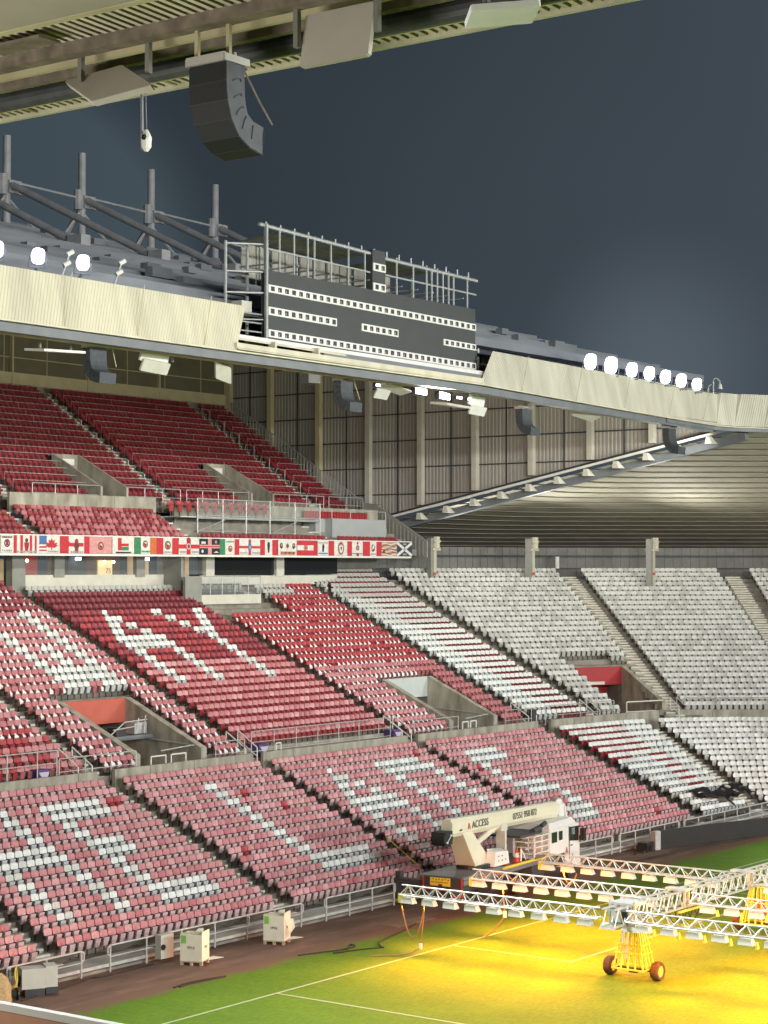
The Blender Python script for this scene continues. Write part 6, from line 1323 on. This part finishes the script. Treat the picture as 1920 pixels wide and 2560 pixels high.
tb(MB().box(8.86, 8.88, yw, -hw + .03, .95, 2.5).box(9.0, 9.12, yw - .02, -hw + .02, 1.55, 1.6), 'door_seam', steel_dark)
tb(MB().box(9.80, 9.88, -hw + .12, hw - .12, 1.65, 2.45), 'windscreen', darkglass)
tb(MB().box(9.75, 9.95, yw - .28, yw - .05, 1.7, 2.3).bar((9.8, -hw + .1, 2.4), (9.85, yw - .15, 2.35), .02), 'wing_mirror', blackp)
tb(MB().hexa([(8.5, -hw + .0, .5), (9.85, -hw + .0, .5), (9.85, -hw + .1, .5), (8.5, -hw + .1, .5), (8.7, -hw - .02, .95), (9.85, -hw - .02, .95), (9.85, -hw + .1, .95), (8.7, -hw + .1, .95)]), 'step_panel', cwh)
tb(MB().box(7.1, 8.45, -hw + .02, hw - .02, .75, 1.3), 'wheel_arch', steel_dark); tb(MB().box(9.85, 9.93, -hw + .1, -hw + .4, .75, .92).box(9.85, 9.93, hw - .4, hw - .1, .75, .92), 'headlight', glass)
ttext('A', .48, mat('red_lettering', (.50, .05, .05)), 8.62, 1.35, y=yw - .0); ttext('D', .16, tm, 9.15, 1.08, y=yw - .0)
tb(MB().bar((7.0, -.8, 2.75), (7.35, -.8, 2.85), .11, 0, 10).bar((6.4, -.7, 2.55), (7.0, -.7, 2.62), .16, 0, 8), 'beacon', steel_dark)
tb(MB().box(5.0, 6.9, -.9, .7, 2.45, 2.55), 'boom_cradle', steel_dark)
# basket
m = MB(); bx0, bx1, by0, by1, bz = 5.75, 7.0, -hw + .02, -.1, 1.45
for x in (bx0, (bx0 + bx1) / 2, bx1):
    for y in (by0, by1): m.beam((x, y, bz), (x, y, 2.42), .055, .055, up=(0, 1, 0))
for z in (1.62, 1.9, 2.15, 2.42):
    for a, b in (((bx0, by0), (bx1, by0)), ((bx0, by1), (bx1, by1)), ((bx0, by0), (bx0, by1)), ((bx1, by0), (bx1, by1))): m.beam((*a, z), (*b, z), .04, .045)
m.box(bx0, bx1, by0, by1, bz - .05, bz); tb(m, 'basket', cwh); tb(MB().box(bx0 + .1, bx0 + .5, by1 - .3, by1 - .1, 1.6, 2.2).box(bx0, bx1 + .02, by0 - .03, by0 - .01, bz - .08, bz + .06), 'basket_controls', [mat('brown_box', (.16, .12, .07), .7)])
tb(MB().bar((4.9, -1.0, 1.42), (4.9, -1.0, 2.0), .035).bar((4.9, -1.0, 2.0), (5.3, -1.0, 1.45), .03), 'stay', cwh)
for x, y, l in ((4.35, -.45, 'red and white traffic cone on the truck deck, left one'), (4.95, -.75, 'red and white traffic cone on the truck deck, right one nearer the basket')):
    p = T @ Vector((x, y, 1.325)); r = root('traffic_cone', p, l, 'cone', 'traffic cones on the truck deck')
    MB().box(p.x - .19, p.x + .19, p.y - .19, p.y + .19, p.z, p.z + .04).build('cone_base', mat('cone_red', (.60, .05, .03), .5, vary=.08), r)
    MB().bar(p + Vector((0, 0, .04)), p + Vector((0, 0, .26)), .15, 0, 14, .115).bar(p + Vector((0, 0, .46)), p + Vector((0, 0, .74)), .082, 0, 14, .03).build('cone_body', mat('cone_red', (.60, .05, .03)), r)
    MB().bar(p + Vector((0, 0, .26)), p + Vector((0, 0, .46)), .116, 0, 14, .083).build('reflective_band', white_p, r)
